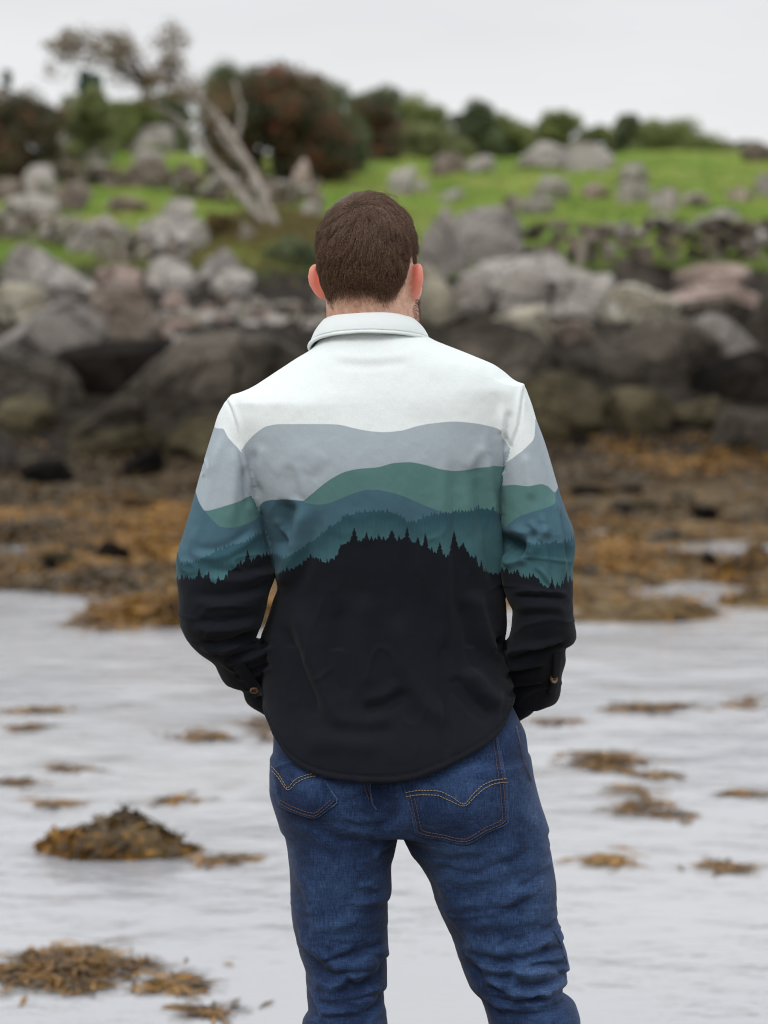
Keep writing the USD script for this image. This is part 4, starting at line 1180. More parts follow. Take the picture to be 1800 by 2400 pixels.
def head_field(x, y, z):
    f = ell(x, y, z, (0, -0.008, 0.0), (0.0705, 0.099, 0.0755))
    f = smin(f, ell(x, y, z, (0, -0.030, -0.045), (0.062, 0.062, 0.060)), 0.03)
    f = smin(f, ell(x, y, z, (0, 0.036, -0.075), (0.063, 0.064, 0.085)), 0.03)
    f = smin(f, ell(x, y, z, (0, 0.062, -0.150), (0.036, 0.034, 0.028)), 0.03)     # chin
    for s in (-1, 1):
        f = smin(f, ell(x, y, z, (s * 0.050, 0.030, -0.118), (0.020, 0.036, 0.030)), 0.025)  # jaw
        f = smin(f, ell(x, y, z, (s * 0.047, 0.066, -0.066), (0.020, 0.020, 0.016)), 0.02)   # cheek bone
        f = -smin(-f, ell(x, y, z, (s * 0.032, 0.104, -0.045), (0.017, 0.014, 0.012)), 0.012)  # eye socket
        f = smin(f, cone(x, y, z, (s * 0.012, 0.096, -0.027), (s * 0.046, 0.086, -0.028), 0.007, 0.006), 0.012)  # brow
        f = smin(f, ell(x, y, z, (s * 0.011, 0.105, -0.083), (0.009, 0.011, 0.008)), 0.006)  # nostril wings
        f = smin(f, ear(x, y, z, s), 0.005)
    f = smin(f, cone(x, y, z, (0, 0.094, -0.042), (0, 0.117, -0.080), 0.008, 0.010), 0.008)  # nose
    f = smin(f, ell(x, y, z, (0, 0.095, -0.111), (0.024, 0.011, 0.006)), 0.005)   # lips
    f = smin(f, ell(x, y, z, (0, 0.093, -0.122), (0.021, 0.011, 0.006)), 0.005)
    f = -smin(-f, ell(x, y, z, (0, 0.106, -0.1165), (0.023, 0.006, 0.0014)), 0.002)
    f = smin(f, cone(x, y, z, (0.0, -0.012, -0.055), (0.004, -0.022, -0.20), 0.0575, 0.064), 0.028)   # neck
    return f


_h = 0.0026
_gx, _gy, _gz = grid((-0.115, -0.125, -0.205), (0.115, 0.15, 0.10), _h)
_F = head_field(_gx[:, None, None], _gy[None, :, None], _gz[None, None, :]).astype(np.float32)
_F = np.maximum(_F, (-0.195 - _gz)[None, None, :])
_F[:, :, 0] = 1
_hv, _hf = surface_nets(_F, (_gx[0], _gy[0], _gz[0]), _h)
_hv = relax(_hv, _hf, 3)
_hvw = head_out(_hv)


def ball_hull(chain):
    """Hull of balls: (centre, radius) pairs, consecutive ones joined."""
    out = []
    for (a, ra), (b, rb) in zip(chain[:-1], chain[1:]):
        s = [m3.Manifold.sphere(r, 20).translate(tuple(map(float, c))) for c, r in ((a, ra), (b, rb))]
        out.append(m3.Manifold.batch_hull(s))
    return out


def P(px, py, y):
    return np.array([X_(px), y, Z_(py)])


_bones = []
_nb = np.array([-0.018, 4.262, 1.70])
_torso = [[P(860, 960, 4.27), .085], [P(900, 960, 4.27), .085]]
_bones.append(m3.Manifold.batch_hull([m3.Manifold.sphere(r, 24).translate(tuple(map(float, c))) for c, r in (
    (P(760, 990, 4.265), .075), (P(1010, 985, 4.265), .075), (P(880, 900, 4.262), .06), (P(775, 1250, 4.27), .085), (P(1040, 1250, 4.27), .085))]))
_bones.append(m3.Manifold.batch_hull([m3.Manifold.sphere(r, 24).translate(tuple(map(float, c))) for c, r in (
    (P(775, 1250, 4.27), .085), (P(1040, 1250, 4.27), .085), (P(790, 1500, 4.275), .08), (P(1040, 1500, 4.275), .08))]))
_bones.append(m3.Manifold.batch_hull([m3.Manifold.sphere(r, 24).translate(tuple(map(float, c))) for c, r in (
    (P(790, 1500, 4.275), .08), (P(1040, 1500, 4.275), .08), (P(785, 1790, 4.255), .085), (P(1090, 1790, 4.255), .085))]))
_bones += ball_hull([(_nb + [0, 0, -0.10], .065), (_nb + [0, 0, 0.06], .052)])
_WR = {}
for _s, _c in ((-1, [(P(600, 1005, 4.275), .040), (P(530, 1230, 4.255), .036), (P(520, 1400, 4.24), .034), (P(560, 1550, 4.285), .033), (P(688, 1695, 4.345), .024)]),
               (1, [(P(1175, 985, 4.275), .040), (P(1265, 1220, 4.255), .036), (P(1268, 1400, 4.24), .034), (P(1245, 1550, 4.285), .033), (P(1196, 1680, 4.345), .024)])):
    _bones += ball_hull(_c)
    _w = _c[-1][0]
    # hand pushed into the front pocket: palm, four fingers, thumb outside along the hip
    _dn = np.array([-0.10 * _s, 0.10, -0.97])
    _dn /= np.linalg.norm(_dn)
    _sd = np.array([0.05 * _s, 1.0, 0.1])
    _sd -= _dn * (_sd @ _dn)
    _sd /= np.linalg.norm(_sd)
    _nm = np.cross(_dn, _sd)
    _pal = [(_w + _dn * .02, .021), (_w + _dn * .085 + _sd * .028, .013), (_w + _dn * .09 - _sd * .028, .013)]
    _bones.append(m3.Manifold.batch_hull([m3.Manifold.sphere(r, 16).translate(tuple(map(float, c))) for c, r in _pal]))
    for _i, (_o, _L) in enumerate(((.030, .068), (.010, .078), (-.011, .073), (-.030, .058))):
        _k0 = _w + _dn * .085 + _sd * _o
        _k1 = _k0 + _dn * _L * .5
        _k2 = _k1 + (_dn * .85 - _nm * .35 * _s) * _L * .3
        _k3 = _k2 + (_dn * .6 - _nm * .6 * _s) * _L * .25
        _bones += ball_hull([(_k0, .0098), (_k1, .009), (_k2, .0085), (_k3, .0075)])
    _bones += ball_hull([(_w + _dn * .03 + _sd * .022, .013), (_w + _dn * .055 + _sd * .05, .0105), (_w + _dn * .085 + _sd * .062, .0095), (_w + _dn * .108 + _sd * .064, .008)])
_bones += ball_hull([(P(790, 1800, 4.255), .085), (P(800, 2050, 4.255), .072), (P(812, 2440, 4.26), .05), (P(805, 2620, 4.25), .052), (P(795, 3080, 4.285), .038)])
_bones += ball_hull([(P(1085, 1800, 4.255), .085), (P(1145, 2050, 4.255), .072), (P(1240, 2380, 4.26), .052), (P(1265, 2560, 4.25), .052), (P(1310, 3080, 4.285), .038)])
for _x in (795, 1310):
    _bones += ball_hull([(P(_x, 3080, 4.285), .038), (P(_x, 3130, 4.27), .036)])
_body = m3.Manifold.batch_boolean(_bones, m3.OpType.Add).refine_to_length(0.02)
_hm = m3.Manifold(m3.Mesh(np.ascontiguousarray(_hvw, np.float32), np.ascontiguousarray(_hf, np.uint32)))
_b = (_body + _hm) if _hm.status() == m3.Error.NoError and _hm.volume() > 0 else None
if _b is None:
    _bv, _bf = join([meshkit.arrays(_body)[:2], (_hvw, _hf)])
else:
    _bv, _bf = meshkit.arrays(_b)[:2]
_loc = head_in(_bv)
_er = np.minimum(ear(_loc[:, 0], _loc[:, 1], _loc[:, 2], -1), ear(_loc[:, 0], _loc[:, 1], _loc[:, 2], 1))
_flush = np.clip(1 - np.maximum(_er, 0) / 0.006, 0, 1) * smooth01(np.abs(_loc[:, 0]), 0.064, 0.078)
_flush = np.maximum(_flush * (0.70 + 0.6 * meshkit.fbm(_loc * 90, 3, 2)), 0.25 * smooth01(-_loc[:, 2], 0.09, 0.13))

# eyes and mouth
for _s in (-1, 1):
    _e = trimesh.creation.icosphere(3, 0.0118)
    put("eye", head_out(np.array(_e.vertices) + [_s * 0.0315, 0.0835, -0.045]), _e.faces, "eye_white", man, loc=MAN)
    _i = trimesh.creation.icosphere(2, 0.0062)
    put("iris", head_out(np.array(_i.vertices) * [1, 0.45, 1] + [_s * 0.0315 + .001, 0.0935, -0.045]), _i.faces, "eye_iris", man, loc=MAN)

# ------------------------------------------------------------------ hair
def hairline(az):
    """Lower edge of the hair (head space z) by direction: 0 = back of the head, 180 = forehead."""
    a = np.degrees(np.abs(az))
    return np.interp(a, [0, 18, 34, 50, 62, 74, 86, 95, 103, 112, 135, 180], [-0.083, -0.082, -0.091, -0.078, -0.055, -0.020, -0.012, -0.030, -0.075, 0.01, 0.043, 0.05])


def scalp(p):
    x, y, z = p[:, 0], p[:, 1], p[:, 2]
    f = ell(x, y, z, (0, -0.008, 0.0), (0.0705, 0.099, 0.0755))
    f = smin(f, ell(x, y, z, (0, -0.030, -0.045), (0.062, 0.062, 0.060)), 0.03)
    f = smin(f, ell(x, y, z, (0, 0.036, -0.075), (0.063, 0.064, 0.085)), 0.03)
    return smin(f, cone(x, y, z, (0.0, -0.012, -0.055), (0.004, -0.022, -0.20), 0.0575, 0.064), 0.028)


def scalp_grad(p):
    e = 1e-3
    g = np.stack([scalp(p + d) - scalp(p - d) for d in np.eye(3) * e], 1)
    return g / np.maximum(np.linalg.norm(g, axis=1, keepdims=True), 1e-9)


def hair_depth(p):
    """How thick the hair lies: full on top, shorn towards the nape and the ears."""
    az = np.arctan2(p[:, 0], -p[:, 1])
    up = p[:, 2] - hairline(az)
    return np.clip(up / 0.10, 0, 1) ** 0.75, up


_tm = trimesh.Trimesh(_hv, _hf, process=False)
_sv, _sf = np.array(_hv), np.array(_hf)
_dep, _upv = hair_depth(_sv)
_on_ear = (np.minimum(ear(_sv[:, 0], _sv[:, 1], _sv[:, 2], -1), ear(_sv[:, 0], _sv[:, 1], _sv[:, 2], 1)) < 0.004) & (np.abs(_sv[:, 0]) > 0.061)
_m = (_upv > 0.004 + 0.014 * (meshkit.fbm(_sv * 150, 2, 6))) & (_sv[:, 2] > -0.11) & ~_on_ear
_n = scalp_grad(_sv)
_cap = _sv + _n * (0.0006 + 0.0030 * _dep)[:, None]
_cap += _n * (0.0012 * _dep * (meshkit.fbm(_sv * np.array([160, 160, 60]), 2, 3) - 0.5) * 2)[:, None]
_fk = _sf[_m[_sf].all(1)]
_ids, _inv = np.unique(_fk, return_inverse=True)
hair = put("hair", head_out(_cap[_ids]), _inv.reshape(-1, 3), "hair_under", man, loc=MAN)
tag(hair, "short brown hair with a crown whorl")

_hd_up = _loc[:, 2] - hairline(np.arctan2(_loc[:, 0], -_loc[:, 1]))
_stub = 0.62 * smooth01(_hd_up, -0.007, 0.010) * (_flush < 0.5) * (np.abs(scalp(_loc)) < 0.012)
_stub = np.where(_loc[:, 2] > -0.11, _stub, 0)
body = put("body", _bv, _bf, "skin", man, loc=MAN, primvars={"flush": _flush, "stubble": _stub})

_r = np.random.default_rng(4242)


def strands(roots, length, lift, clumpy, seed, k=5, swirl=True, down=0.0):
    r = np.random.default_rng(seed)
    n = len(roots)
    W = np.array([-0.004, -0.068, 0.055])
    nrm = scalp_grad(roots)
    d = roots - W
    dist = np.linalg.norm(d, axis=1, keepdims=True)
    d = d - nrm * (d * nrm).sum(1, keepdims=True)
    d /= np.linalg.norm(d, axis=1, keepdims=True) + 1e-9
    if swirl:
        ang = -1.15 * np.exp(-dist[:, 0] / 0.035) - 0.15 + 0.55 * (meshkit.fbm(roots * 38.0, 2, 8) - 0.5) * 2 + r.normal(size=n) * 0.11
        c, s = np.cos(ang)[:, None], np.sin(ang)[:, None]
        d = d * c + np.cross(nrm, d) * s
    d[:, 2] -= down
    d = d - nrm * (d * nrm).sum(1, keepdims=True)
    d /= np.linalg.norm(d, axis=1, keepdims=True) + 1e-9
    lock = (meshkit.fbm(roots * clumpy, 2, 12) - 0.5) * 2
    L = length * (1 + 0.25 * lock) * r.uniform(0.75, 1.2, n)
    H = lift * (1 + 0.7 * lock) * r.uniform(0.5, 1.3, n)
    out = np.zeros((n, k, 3))
    p = roots.copy()
    out[:, 0] = p
    dirn = d
    for j in range(1, k):
        p = p + dirn * (L / (k - 1))[:, None]
        tgt = H * (1 - (1 - j / (k - 1)) ** 1.7)
        g = scalp_grad(p)
        p = p + g * (tgt - scalp(p))[:, None]
        dirn = dirn - g * (dirn * g).sum(1, keepdims=True)
        dirn[:, 2] -= 0.06
        dirn /= np.linalg.norm(dirn, axis=1, keepdims=True) + 1e-9
        out[:, j] = p
    # neighbouring hairs gather into locks
    nl = max(1, n // 22)
    lk = r.permutation(n)[:nl]
    _, w = cKDTree(roots[lk]).query(roots)
    t = (np.linspace(0, 1, k) ** 1.4)[None, :, None] * smooth01(length, 0.012, 0.022)[:, None, None]
    return out + (0.62 * t) * (out[lk][w] - out)


_pts, _ = trimesh.sample.sample_surface(_tm, 170000, seed=5)
_pd, _pu = hair_depth(_pts)
_oe = (np.minimum(ear(_pts[:, 0], _pts[:, 1], _pts[:, 2], -1), ear(_pts[:, 0], _pts[:, 1], _pts[:, 2], 1)) < 0.004) & (np.abs(_pts[:, 0]) > 0.061)
_ok = (_pu + 0.007 * _r.normal(size=len(_pts)) + 0.012 * (meshkit.fbm(_pts * 60, 2, 5) - 0.5) > 0.0) & (_pts[:, 2] > -0.105) & ~_oe & (np.abs(scalp(_pts)) < 0.012)
_pts, _pd, _pu = _pts[_ok], np.clip(_pd[_ok], 0.02, 1), _pu[_ok]
_pts = _pts[:42000]
_pd = _pd[:42000]
_len = 0.0042 + 0.0295 * _pd ** 1.2
_st = strands(_pts - 0.0005, _len, 0.0007 + 0.0055 * _pd ** 1.4 + 0.0018 * smooth01(_pts[:, 2], 0.02, 0.06), 60.0, 91)
_wd = np.linspace(1, 0.35, 5)[None] * (0.00042 * (0.42 + 0.68 * _pd) * _r.uniform(0.7, 1.3, len(_pd)))[:, None]
curves("strands", head_out(_st), _wd, "hair_strand", hair, loc=MAN)
# flyaway hairs along the crown
_fl = _pts[(_pd > 0.8) & (_pts[:, 2] > 0.03)][:260]
_fs = strands(_fl, np.full(len(_fl), 0.034), np.full(len(_fl), 0.017), 20.0, 92)
curves("flyaway", head_out(_fs), np.full(_fs.shape[:2], 0.00016), "hair_strand", hair, loc=MAN)
# beard on jaw and cheek
_bp, _ = trimesh.sample.sample_surface(_tm, 60000, seed=6)
_jaw = (_bp[:, 1] > 0.004) & (_bp[:, 2] < -0.083 - 0.25 * np.maximum(0.05 - _bp[:, 1], 0)) & (_bp[:, 2] > -0.185) & ~((np.abs(_bp[:, 0]) < 0.022) & (_bp[:, 2] > -0.126) & (_bp[:, 2] < -0.106)) & (_bp[:, 1] > -0.25 * (_bp[:, 2] + 0.05) - 0.012)
_side = (np.abs(_bp[:, 0]) > 0.058) & (_bp[:, 1] > 0.018) & (_bp[:, 1] < 0.045) & (_bp[:, 2] < -0.02) & (_bp[:, 2] > -0.10)
_bp = _bp[_jaw | _side][:7000]
_eg = 1e-3
_bn = np.stack([head_field(_bp[:, 0] + a, _bp[:, 1] + b, _bp[:, 2] + c) - head_field(_bp[:, 0] - a, _bp[:, 1] - b, _bp[:, 2] - c) for a, b, c in np.eye(3) * _eg], 1)
_bn /= np.linalg.norm(_bn, axis=1, keepdims=True) + 1e-9
_bd = _bn * 0.75 + np.array([0, 0.1, -0.55]) + _r.normal(size=_bn.shape) * 0.2
_bs = _bp[:, None] + np.linspace(0, 1, 3)[None, :, None] * _bd[:, None] * (0.0055 * _r.uniform(0.5, 1.3, len(_bp)))[:, None, None]
tag(curves("beard", head_out(_bs), np.full(_bs.shape[:2], 0.00022) * np.array([1, 1, .5]), "hair_strand", man, loc=MAN), "short brown beard on the jaw")

# ------------------------------------------------------------------ overshirt
torso = Loft(
    [(735, 792), (770, 768), (800, 745), (817, 731), (839, 696), (868, 652), (907, 592), (930, 556), (945, 540), (975, 541), (1007, 548), (1061, 560), (1095, 567), (1143, 581), (1190, 601), (1222, 613), (1285, 631), (1340, 642), (1368, 648), (1379, 649), (1408, 639), (1436, 630.6), (1468, 620), (1498, 610), (1536, 609), (1566, 612), (1612, 611.5), (1652, 617), (1690, 628), (1717, 634), (1760, 640), (1850, 650)],
    [(735, 940), (770, 965), (788, 1001), (799, 1022), (816, 1065), (836, 1115), (857, 1162), (887, 1198), (917, 1216), (960, 1212), (1000, 1205), (1051, 1195), (1104, 1183), (1147, 1181), (1247, 1179), (1313, 1177), (1363, 1178), (1402, 1185), (1468, 1189), (1517, 1183), (1556, 1192), (1601, 1202), (1631, 1204), (1668, 1202), (1710, 1196), (1760, 1192), (1850, 1185)],
    [(735, 4.198), (790, 4.186), (820, 4.172), (870, 4.155), (950, 4.135), (1100, 4.118), (1300, 4.128), (1450, 4.138), (1600, 4.132), (1750, 4.112), (1850, 4.108)],
    [(735, 4.33), (820, 4.35), (950, 4.385), (1200, 4.40), (1500, 4.40), (1850, 4.41)], 2.35)
_arm_n = [(900, 4.205), (960, 4.19), (1010, 4.182), (1200, 4.168), (1420, 4.160), (1530, 4.195), (1600, 4.245), (1700, 4.30)]
_arm_f = [(900, 4.31), (1000, 4.325), (1200, 4.315), (1420, 4.305), (1530, 4.335), (1600, 4.37), (1700, 4.40)]
left_arm = Loft(
    [(930, 545), (945, 532), (978, 510), (1007, 500), (1042, 489), (1092, 475), (1156, 457.5), (1219, 440), (1285, 421), (1320, 414.5), (1352, 415.5), (1396, 421), (1422, 421), (1457, 423), (1487, 432.5), (1511, 446), (1532, 465), (1552, 489.5), (1564, 500), (1587, 508.5), (1609, 519), (1618, 528), (1626, 556), (1636, 564), (1652, 568), (1669, 577), (1680, 592), (1698, 633)],
    [(930, 600), (945, 612), (978, 622), (1042, 620), (1092, 618), (1156, 617), (1219, 622), (1285, 635), (1320, 641), (1352, 643), (1387, 632), (1419, 626), (1452, 617), (1476, 608), (1498, 600), (1511, 640), (1540, 655), (1587, 668), (1636, 676), (1698, 684)],
    _arm_n, _arm_f, 2.2)
right_arm = Loft(
    [(905, 1150), (942, 1160), (988, 1166), (1028, 1164), (1084, 1163), (1200, 1165), (1283, 1170), (1340, 1175), (1380, 1181), (1408, 1190), (1430, 1200), (1469, 1198), (1493, 1194), (1506, 1186), (1532, 1178), (1592, 1172), (1669, 1170), (1692, 1182), (1704, 1200)],
    [(905, 1226), (917, 1231), (942, 1243), (988, 1259), (1028, 1274), (1084, 1291), (1147, 1309), (1200, 1327), (1240, 1342), (1283, 1345.6), (1330, 1340), (1373, 1341), (1405, 1339), (1445, 1343), (1493, 1350.6), (1507, 1345), (1520, 1327.5), (1532, 1326.5), (1553, 1328.6), (1592, 1322), (1634, 1321), (1659, 1313), (1669, 1301), (1676, 1270), (1692, 1250), (1704, 1226)],
    _arm_n, _arm_f, 2.2)
pelvis = Loft(
    [(1560, 655), (1640, 644), (1729, 641), (1845, 639), (1900, 650), (1940, 662)],
    [(1560, 1186), (1640, 1196), (1690, 1218), (1720, 1232), (1748, 1236), (1820, 1244), (1883, 1260), (1925, 1273), (1940, 1278)],
    [(1560, 4.150), (1700, 4.136), (1800, 4.124), (1860, 4.126), (1940, 4.150)], [(1560, 4.375), (1750, 4.375), (1940, 4.36)], 2.6)
HEM = PchipInterpolator([560, 618, 641, 652, 672, 711, 769, 841, 899, 957, 1010, 1053, 1106, 1154, 1181, 1204, 1216, 1240], [1640, 1700, 1737, 1750, 1777, 1803, 1820, 1827, 1829, 1823, 1806, 1789, 1765, 1738, 1714, 1676, 1662, 1655])
SEAM_L = np.array([(524, 930), (533, 945), (545, 975), (556, 1015), (562, 1061), (570, 1096), (583, 1143), (605, 1191), (614, 1222), (630, 1285), (643, 1358), (647, 1378)], float)
SEAM_R = np.array([(1232, 905), (1228, 917), (1222, 960), (1217, 995), (1207, 1025), (1196, 1051), (1183, 1104), (1181, 1147), (1178, 1247), (1177, 1363)], float)
_h = 0.0026
_gx, _gy, _gz = grid((-0.345, 4.085, 1.02), (0.32, 4.435, 1.775), _h)
_rows = YH + (EYE - _gz) * PXM
Ft = torso.field(_gx, _gy, _gz)
_hemrow = HEM(np.clip(CX + _gx * FOC / 4.13, 560, 1230))
_rowb = YH + (EYE - _gz) * FOC / 4.13
Ft = np.maximum(Ft, ((_rowb[None, :] - _hemrow[:, None]) / PXM)[:, None, :].astype(np.float32))
_Fp = pelvis.field(_gx, _gy, _gz) - (0.012 - 0.045 * (1 - smooth01(_rows, 1565, 1730)))[None, None, :].astype(np.float32)
_Fp = np.maximum(_Fp, np.maximum((1575 - _rows)[None, :], ((CX + _gx * PXM) - 1206)[:, None])[:, None, :].astype(np.float32) / PXM)
Ft = np.maximum(smin(Ft, _Fp, np.float32(0.03)), ((_rowb[None, :] - _hemrow[:, None]) / PXM)[:, None, :].astype(np.float32))
del _Fp
Fl = left_arm.field(_gx, _gy, _gz)
Fr = right_arm.field(_gx, _gy, _gz)
_k = (0.004 + 0.016 * (1 - smooth01(_rows, 960, 1120)))[None, None, :].astype(np.float32)
Fa = np.minimum(Fl, Fr)
F = smin(Ft, Fa, _k)
sv, sf = surface_nets(F, (_gx[0], _gy[0], _gz[0]), _h)
_idx3 = [np.clip(((sv[:, k] - o) / _h), 0, s - 1.001) for k, (o, s) in enumerate(zip((_gx[0], _gy[0], _gz[0]), F.shape))]
_ft = ndimage.map_coordinates(Ft, _idx3, order=1)
_fa = ndimage.map_coordinates(Fa, _idx3, order=1)
del F, Fl, Fr, Fa
sv = relax(sv, sf, 6)
sn = vnormals(sv, sf)
PX = CX + sv[:, 0] * FOC / 4.15          # print and folds are laid out flat on the cloth at the back's own distance
PY = YH + (EYE - sv[:, 2]) * FOC / 4.15
OX, OY = CX + sv[:, 0] * PXM, YH + (EYE - sv[:, 2]) * PXM
VX, VY = CX + sv[:, 0] * FOC / np.clip(sv[:, 1], 4.1, 4.27), YH + (EYE - sv[:, 2]) * FOC / np.clip(sv[:, 1], 4.1, 4.27)
_seam_l = np.interp(VY, SEAM_L[:, 1], SEAM_L[:, 0])
_seam_r = np.interp(VY, SEAM_R[:, 1], SEAM_R[:, 0])
side = np.where((VX < _seam_l) & (VY < 1345), -1, np.where((VX > _seam_r) & (VY < 1350), 1, 0))
_low = ((VY >= 1345) & (OX < 800)) | ((VY >= 1350) & (OX >= 1100))
side = np.where(_low & (_fa < _ft), np.where(OX < 880, -1, 1), side)
# clean lone specks
_back = smooth01(-sn[:, 1], -0.1, 0.35)
SHIRT_FOLDS = [
    # deep drape under the left shoulder blade
    ([(722, 1170), (700, 1230), (690, 1290), (672, 1345), (655, 1400)], 20, 12),
    ([(684, 1170), (668, 1230), (656, 1310)], 22, -15),
    ([(640, 1215), (660, 1258), (690, 1290)], 9, 3),
    ([(650, 1240), (668, 1275)], 7, 2.5),
    ([(752, 1190), (735, 1260), (715, 1330), (690, 1400)], 16, -3.5),
    # right side drapes
    ([(1132, 1010), (1140, 1120), (1156, 1230), (1175, 1330), (1188, 1420)], 13, 6),
    ([(1118, 1080), (1128, 1180), (1146, 1290), (1164, 1400)], 14, -4),
    ([(1062, 1050), (1064, 1180), (1068, 1320), (1074, 1480)], 16, -2.6),
    ([(1038, 1060), (1038, 1190), (1042, 1320), (1046, 1500)], 16, 3),
    ([(1090, 1130), (1098, 1240), (1118, 1370)], 14, 2.4),
    ([(990, 1200), (992, 1300), (996, 1420)], 22, 1.8),
    ([(960, 1180), (955, 1300), (958, 1450)], 22, -1.8),
    # small creases in the grey band
    ([(684, 1080), (697, 1130), (708, 1176)], 16, 1.3, "s"),
    ([(722, 1120), (748, 1095), (775, 1070)], 20, 0.9, "s"),
    ([(640, 1130), (700, 1090), (760, 1076)], 30, 0.8, "s"),
    ([(1100, 1110), (1140, 1050)], 16, 1.4, "s"),
    ([(598, 1050), (592, 1090), (594, 1130), (606, 1180)], 12, -2.5),
    ([(618, 1040), (604, 1100), (602, 1150)], 14, 2),
    ([(1170, 1010), (1190, 1040), (1198, 1060)], 8, -2.5),
    ([(1180, 940), (1176, 1000), (1172, 1080), (1174, 1180)], 12, 4),
    ([(1200, 960), (1190, 1010), (1182, 1060)], 8, -3),
    # left sleeve
    ([(520, 1010), (500, 1090), (478, 1170), (455, 1250), (440, 1330)], 11, 4.5),
    ([(498, 1090), (474, 1180), (448, 1270)], 9, -3),
    ([(545, 1040), (548, 1110), (542, 1180), (540, 1250)], 14, 3),
    ([(570, 1090), (574, 1150), (582, 1200)], 9, -3),
    ([(468, 1080), (478, 1100), (466, 1122)], 6, 2.5, "s"),
    ([(600, 1240), (560, 1275), (500, 1300), (440, 1290)], 14, 2.6, "s"),
    ([(640, 1330), (590, 1350), (530, 1352), (470, 1340)], 15, 3, "s"),
    ([(636, 1370), (580, 1400), (510, 1410), (440, 1400)], 16, 3.2, "s"),
    ([(610, 1440), (560, 1465), (500, 1470), (440, 1462)], 14, 4, "s"),
    ([(600, 1490), (550, 1515), (500, 1522), (462, 1515)], 11, 5, "s"),
    ([(640, 1520), (580, 1545), (520, 1560)], 9, 4, "s"),
    ([(640, 1570), (590, 1590), (545, 1612)], 8, 3, "s"),
    # right sleeve: pinch at the elbow and star creases
    ([(1172, 1284), (1200, 1282), (1232, 1298)], 19, -30),
    ([(1190, 1240), (1225, 1252), (1252, 1292), (1240, 1320)], 15, 4),
    ([(1185, 1330), (1210, 1318), (1240, 1312)], 10, 5),
    ([(1236, 1225), (1254, 1250), (1262, 1275)], 10, 2.0, "s"),
    ([(1285, 1228), (1266, 1252), (1256, 1272)], 10, 1.8, "s"),
    ([(1210, 1262), (1250, 1250), (1300, 1262)], 12, 1.6, "s"),
    ([(1272, 1200), (1276, 1270), (1280, 1330), (1284, 1372)], 9, 4.2),
    ([(1296, 1150), (1310, 1230), (1318, 1310), (1322, 1380)], 9, 4),
    ([(1310, 1190), (1326, 1260), (1330, 1330)], 7, -4),
    ([(1232, 1060), (1240, 1120), (1250, 1180)], 12, 2.6),
    ([(1256, 1330), (1278, 1360), (1300, 1390)], 7, 3, "s"),
    ([(1200, 1398), (1250, 1392), (1300, 1396), (1338, 1402)], 8, 3.6, "s"),
    ([(1210, 1440), (1260, 1432), (1330, 1440)], 14, 2.5, "s"),
    ([(1190, 1560), (1230, 1535), (1280, 1522), (1330, 1508)], 10, 5, "s"),
    ([(1180, 1600), (1230, 1580), (1280, 1566)], 9, 3, "s"),
    ([(1185, 1640), (1230, 1628), (1285, 1620)], 8, 2.5, "s"),
    # lower back: long soft drapes
    ([(700, 1400), (720, 1510), (760, 1620), (800, 1720)], 26, 6.8),
    ([(660, 1460), (700, 1570), (750, 1690)], 22, -6.8),
    ([(1046, 1480), (1040, 1600), (1044, 1690), (1050, 1790)], 12, -5.1),
    ([(930, 1420), (945, 1540), (990, 1640), (1080, 1700)], 26, 6.8),
    ([(1100, 1560), (1130, 1630), (1186, 1660)], 24, 8.5),
    ([(1060, 1580), (1100, 1640), (1160, 1690)], 18, -6.8),
    ([(860, 1380), (850, 1500), (870, 1640)], 30, 5.4),
    ([(800, 1400), (790, 1520), (820, 1640)], 26, -5.1),
    ([(700, 1745), (800, 1730), (900, 1745)], 26, 4.2),
    ([(1171, 1500), (1176, 1520), (1186, 1545)], 8, -8.5),
    ([(1110, 1380), (1130, 1470), (1165, 1560)], 17, 6.8),
    ([(1080, 1400), (1100, 1500), (1135, 1600)], 16, -5.1),
    ([(840, 1650), (900, 1640), (950, 1600)], 20, 3.4, "s"),
    ([(770, 1690), (850, 1700), (930, 1680)], 22, 2.7, "s"),
    # yoke softness
    ([(760, 830), (860, 840), (980, 828)], 12, 1.2),
    ([(770, 848), (860, 858), (970, 846)], 12, -1.0),
    ([(620, 930), (700, 950), (800, 940)], 30, 1.0),
    ([(940, 930), (1040, 950), (1130, 930)], 30, 1.0),
]
dsp = folds(PX, PY, [(ln, w, a * (1.5 if w >= 8 and abs(a) < 9 else 1.0), *kd) for ln, w, a, *kd in SHIRT_FOLDS])


def creases(x, y, sx, sy, seed):
    """Thin irregular cloth creases: the crests of a folded noise."""
    n_ = meshkit.fbm(np.stack([x / sx + 0.35 * y / sy, y / sy - 0.25 * x / sx, 0 * x + seed], 1), 2, seed)
    return np.clip(1 - np.abs(n_ - 0.5) * 9, 0, 1) ** 1.6


_where = smooth01(PY, 1080, 1250) * (0.35 + 0.65 * smooth01(meshkit.fbm(np.stack([PX / 120, PY / 120, 0 * PX], 1), 2, 44), 0.45, 0.6))
dsp += 0.0021 * creases(PX, PY, 95, 150, 41) * _where * (side == 0)
dsp += 0.0026 * creases(PX, PY, 110, 62, 43) * smooth01(PY, 1200, 1330) * (side != 0)
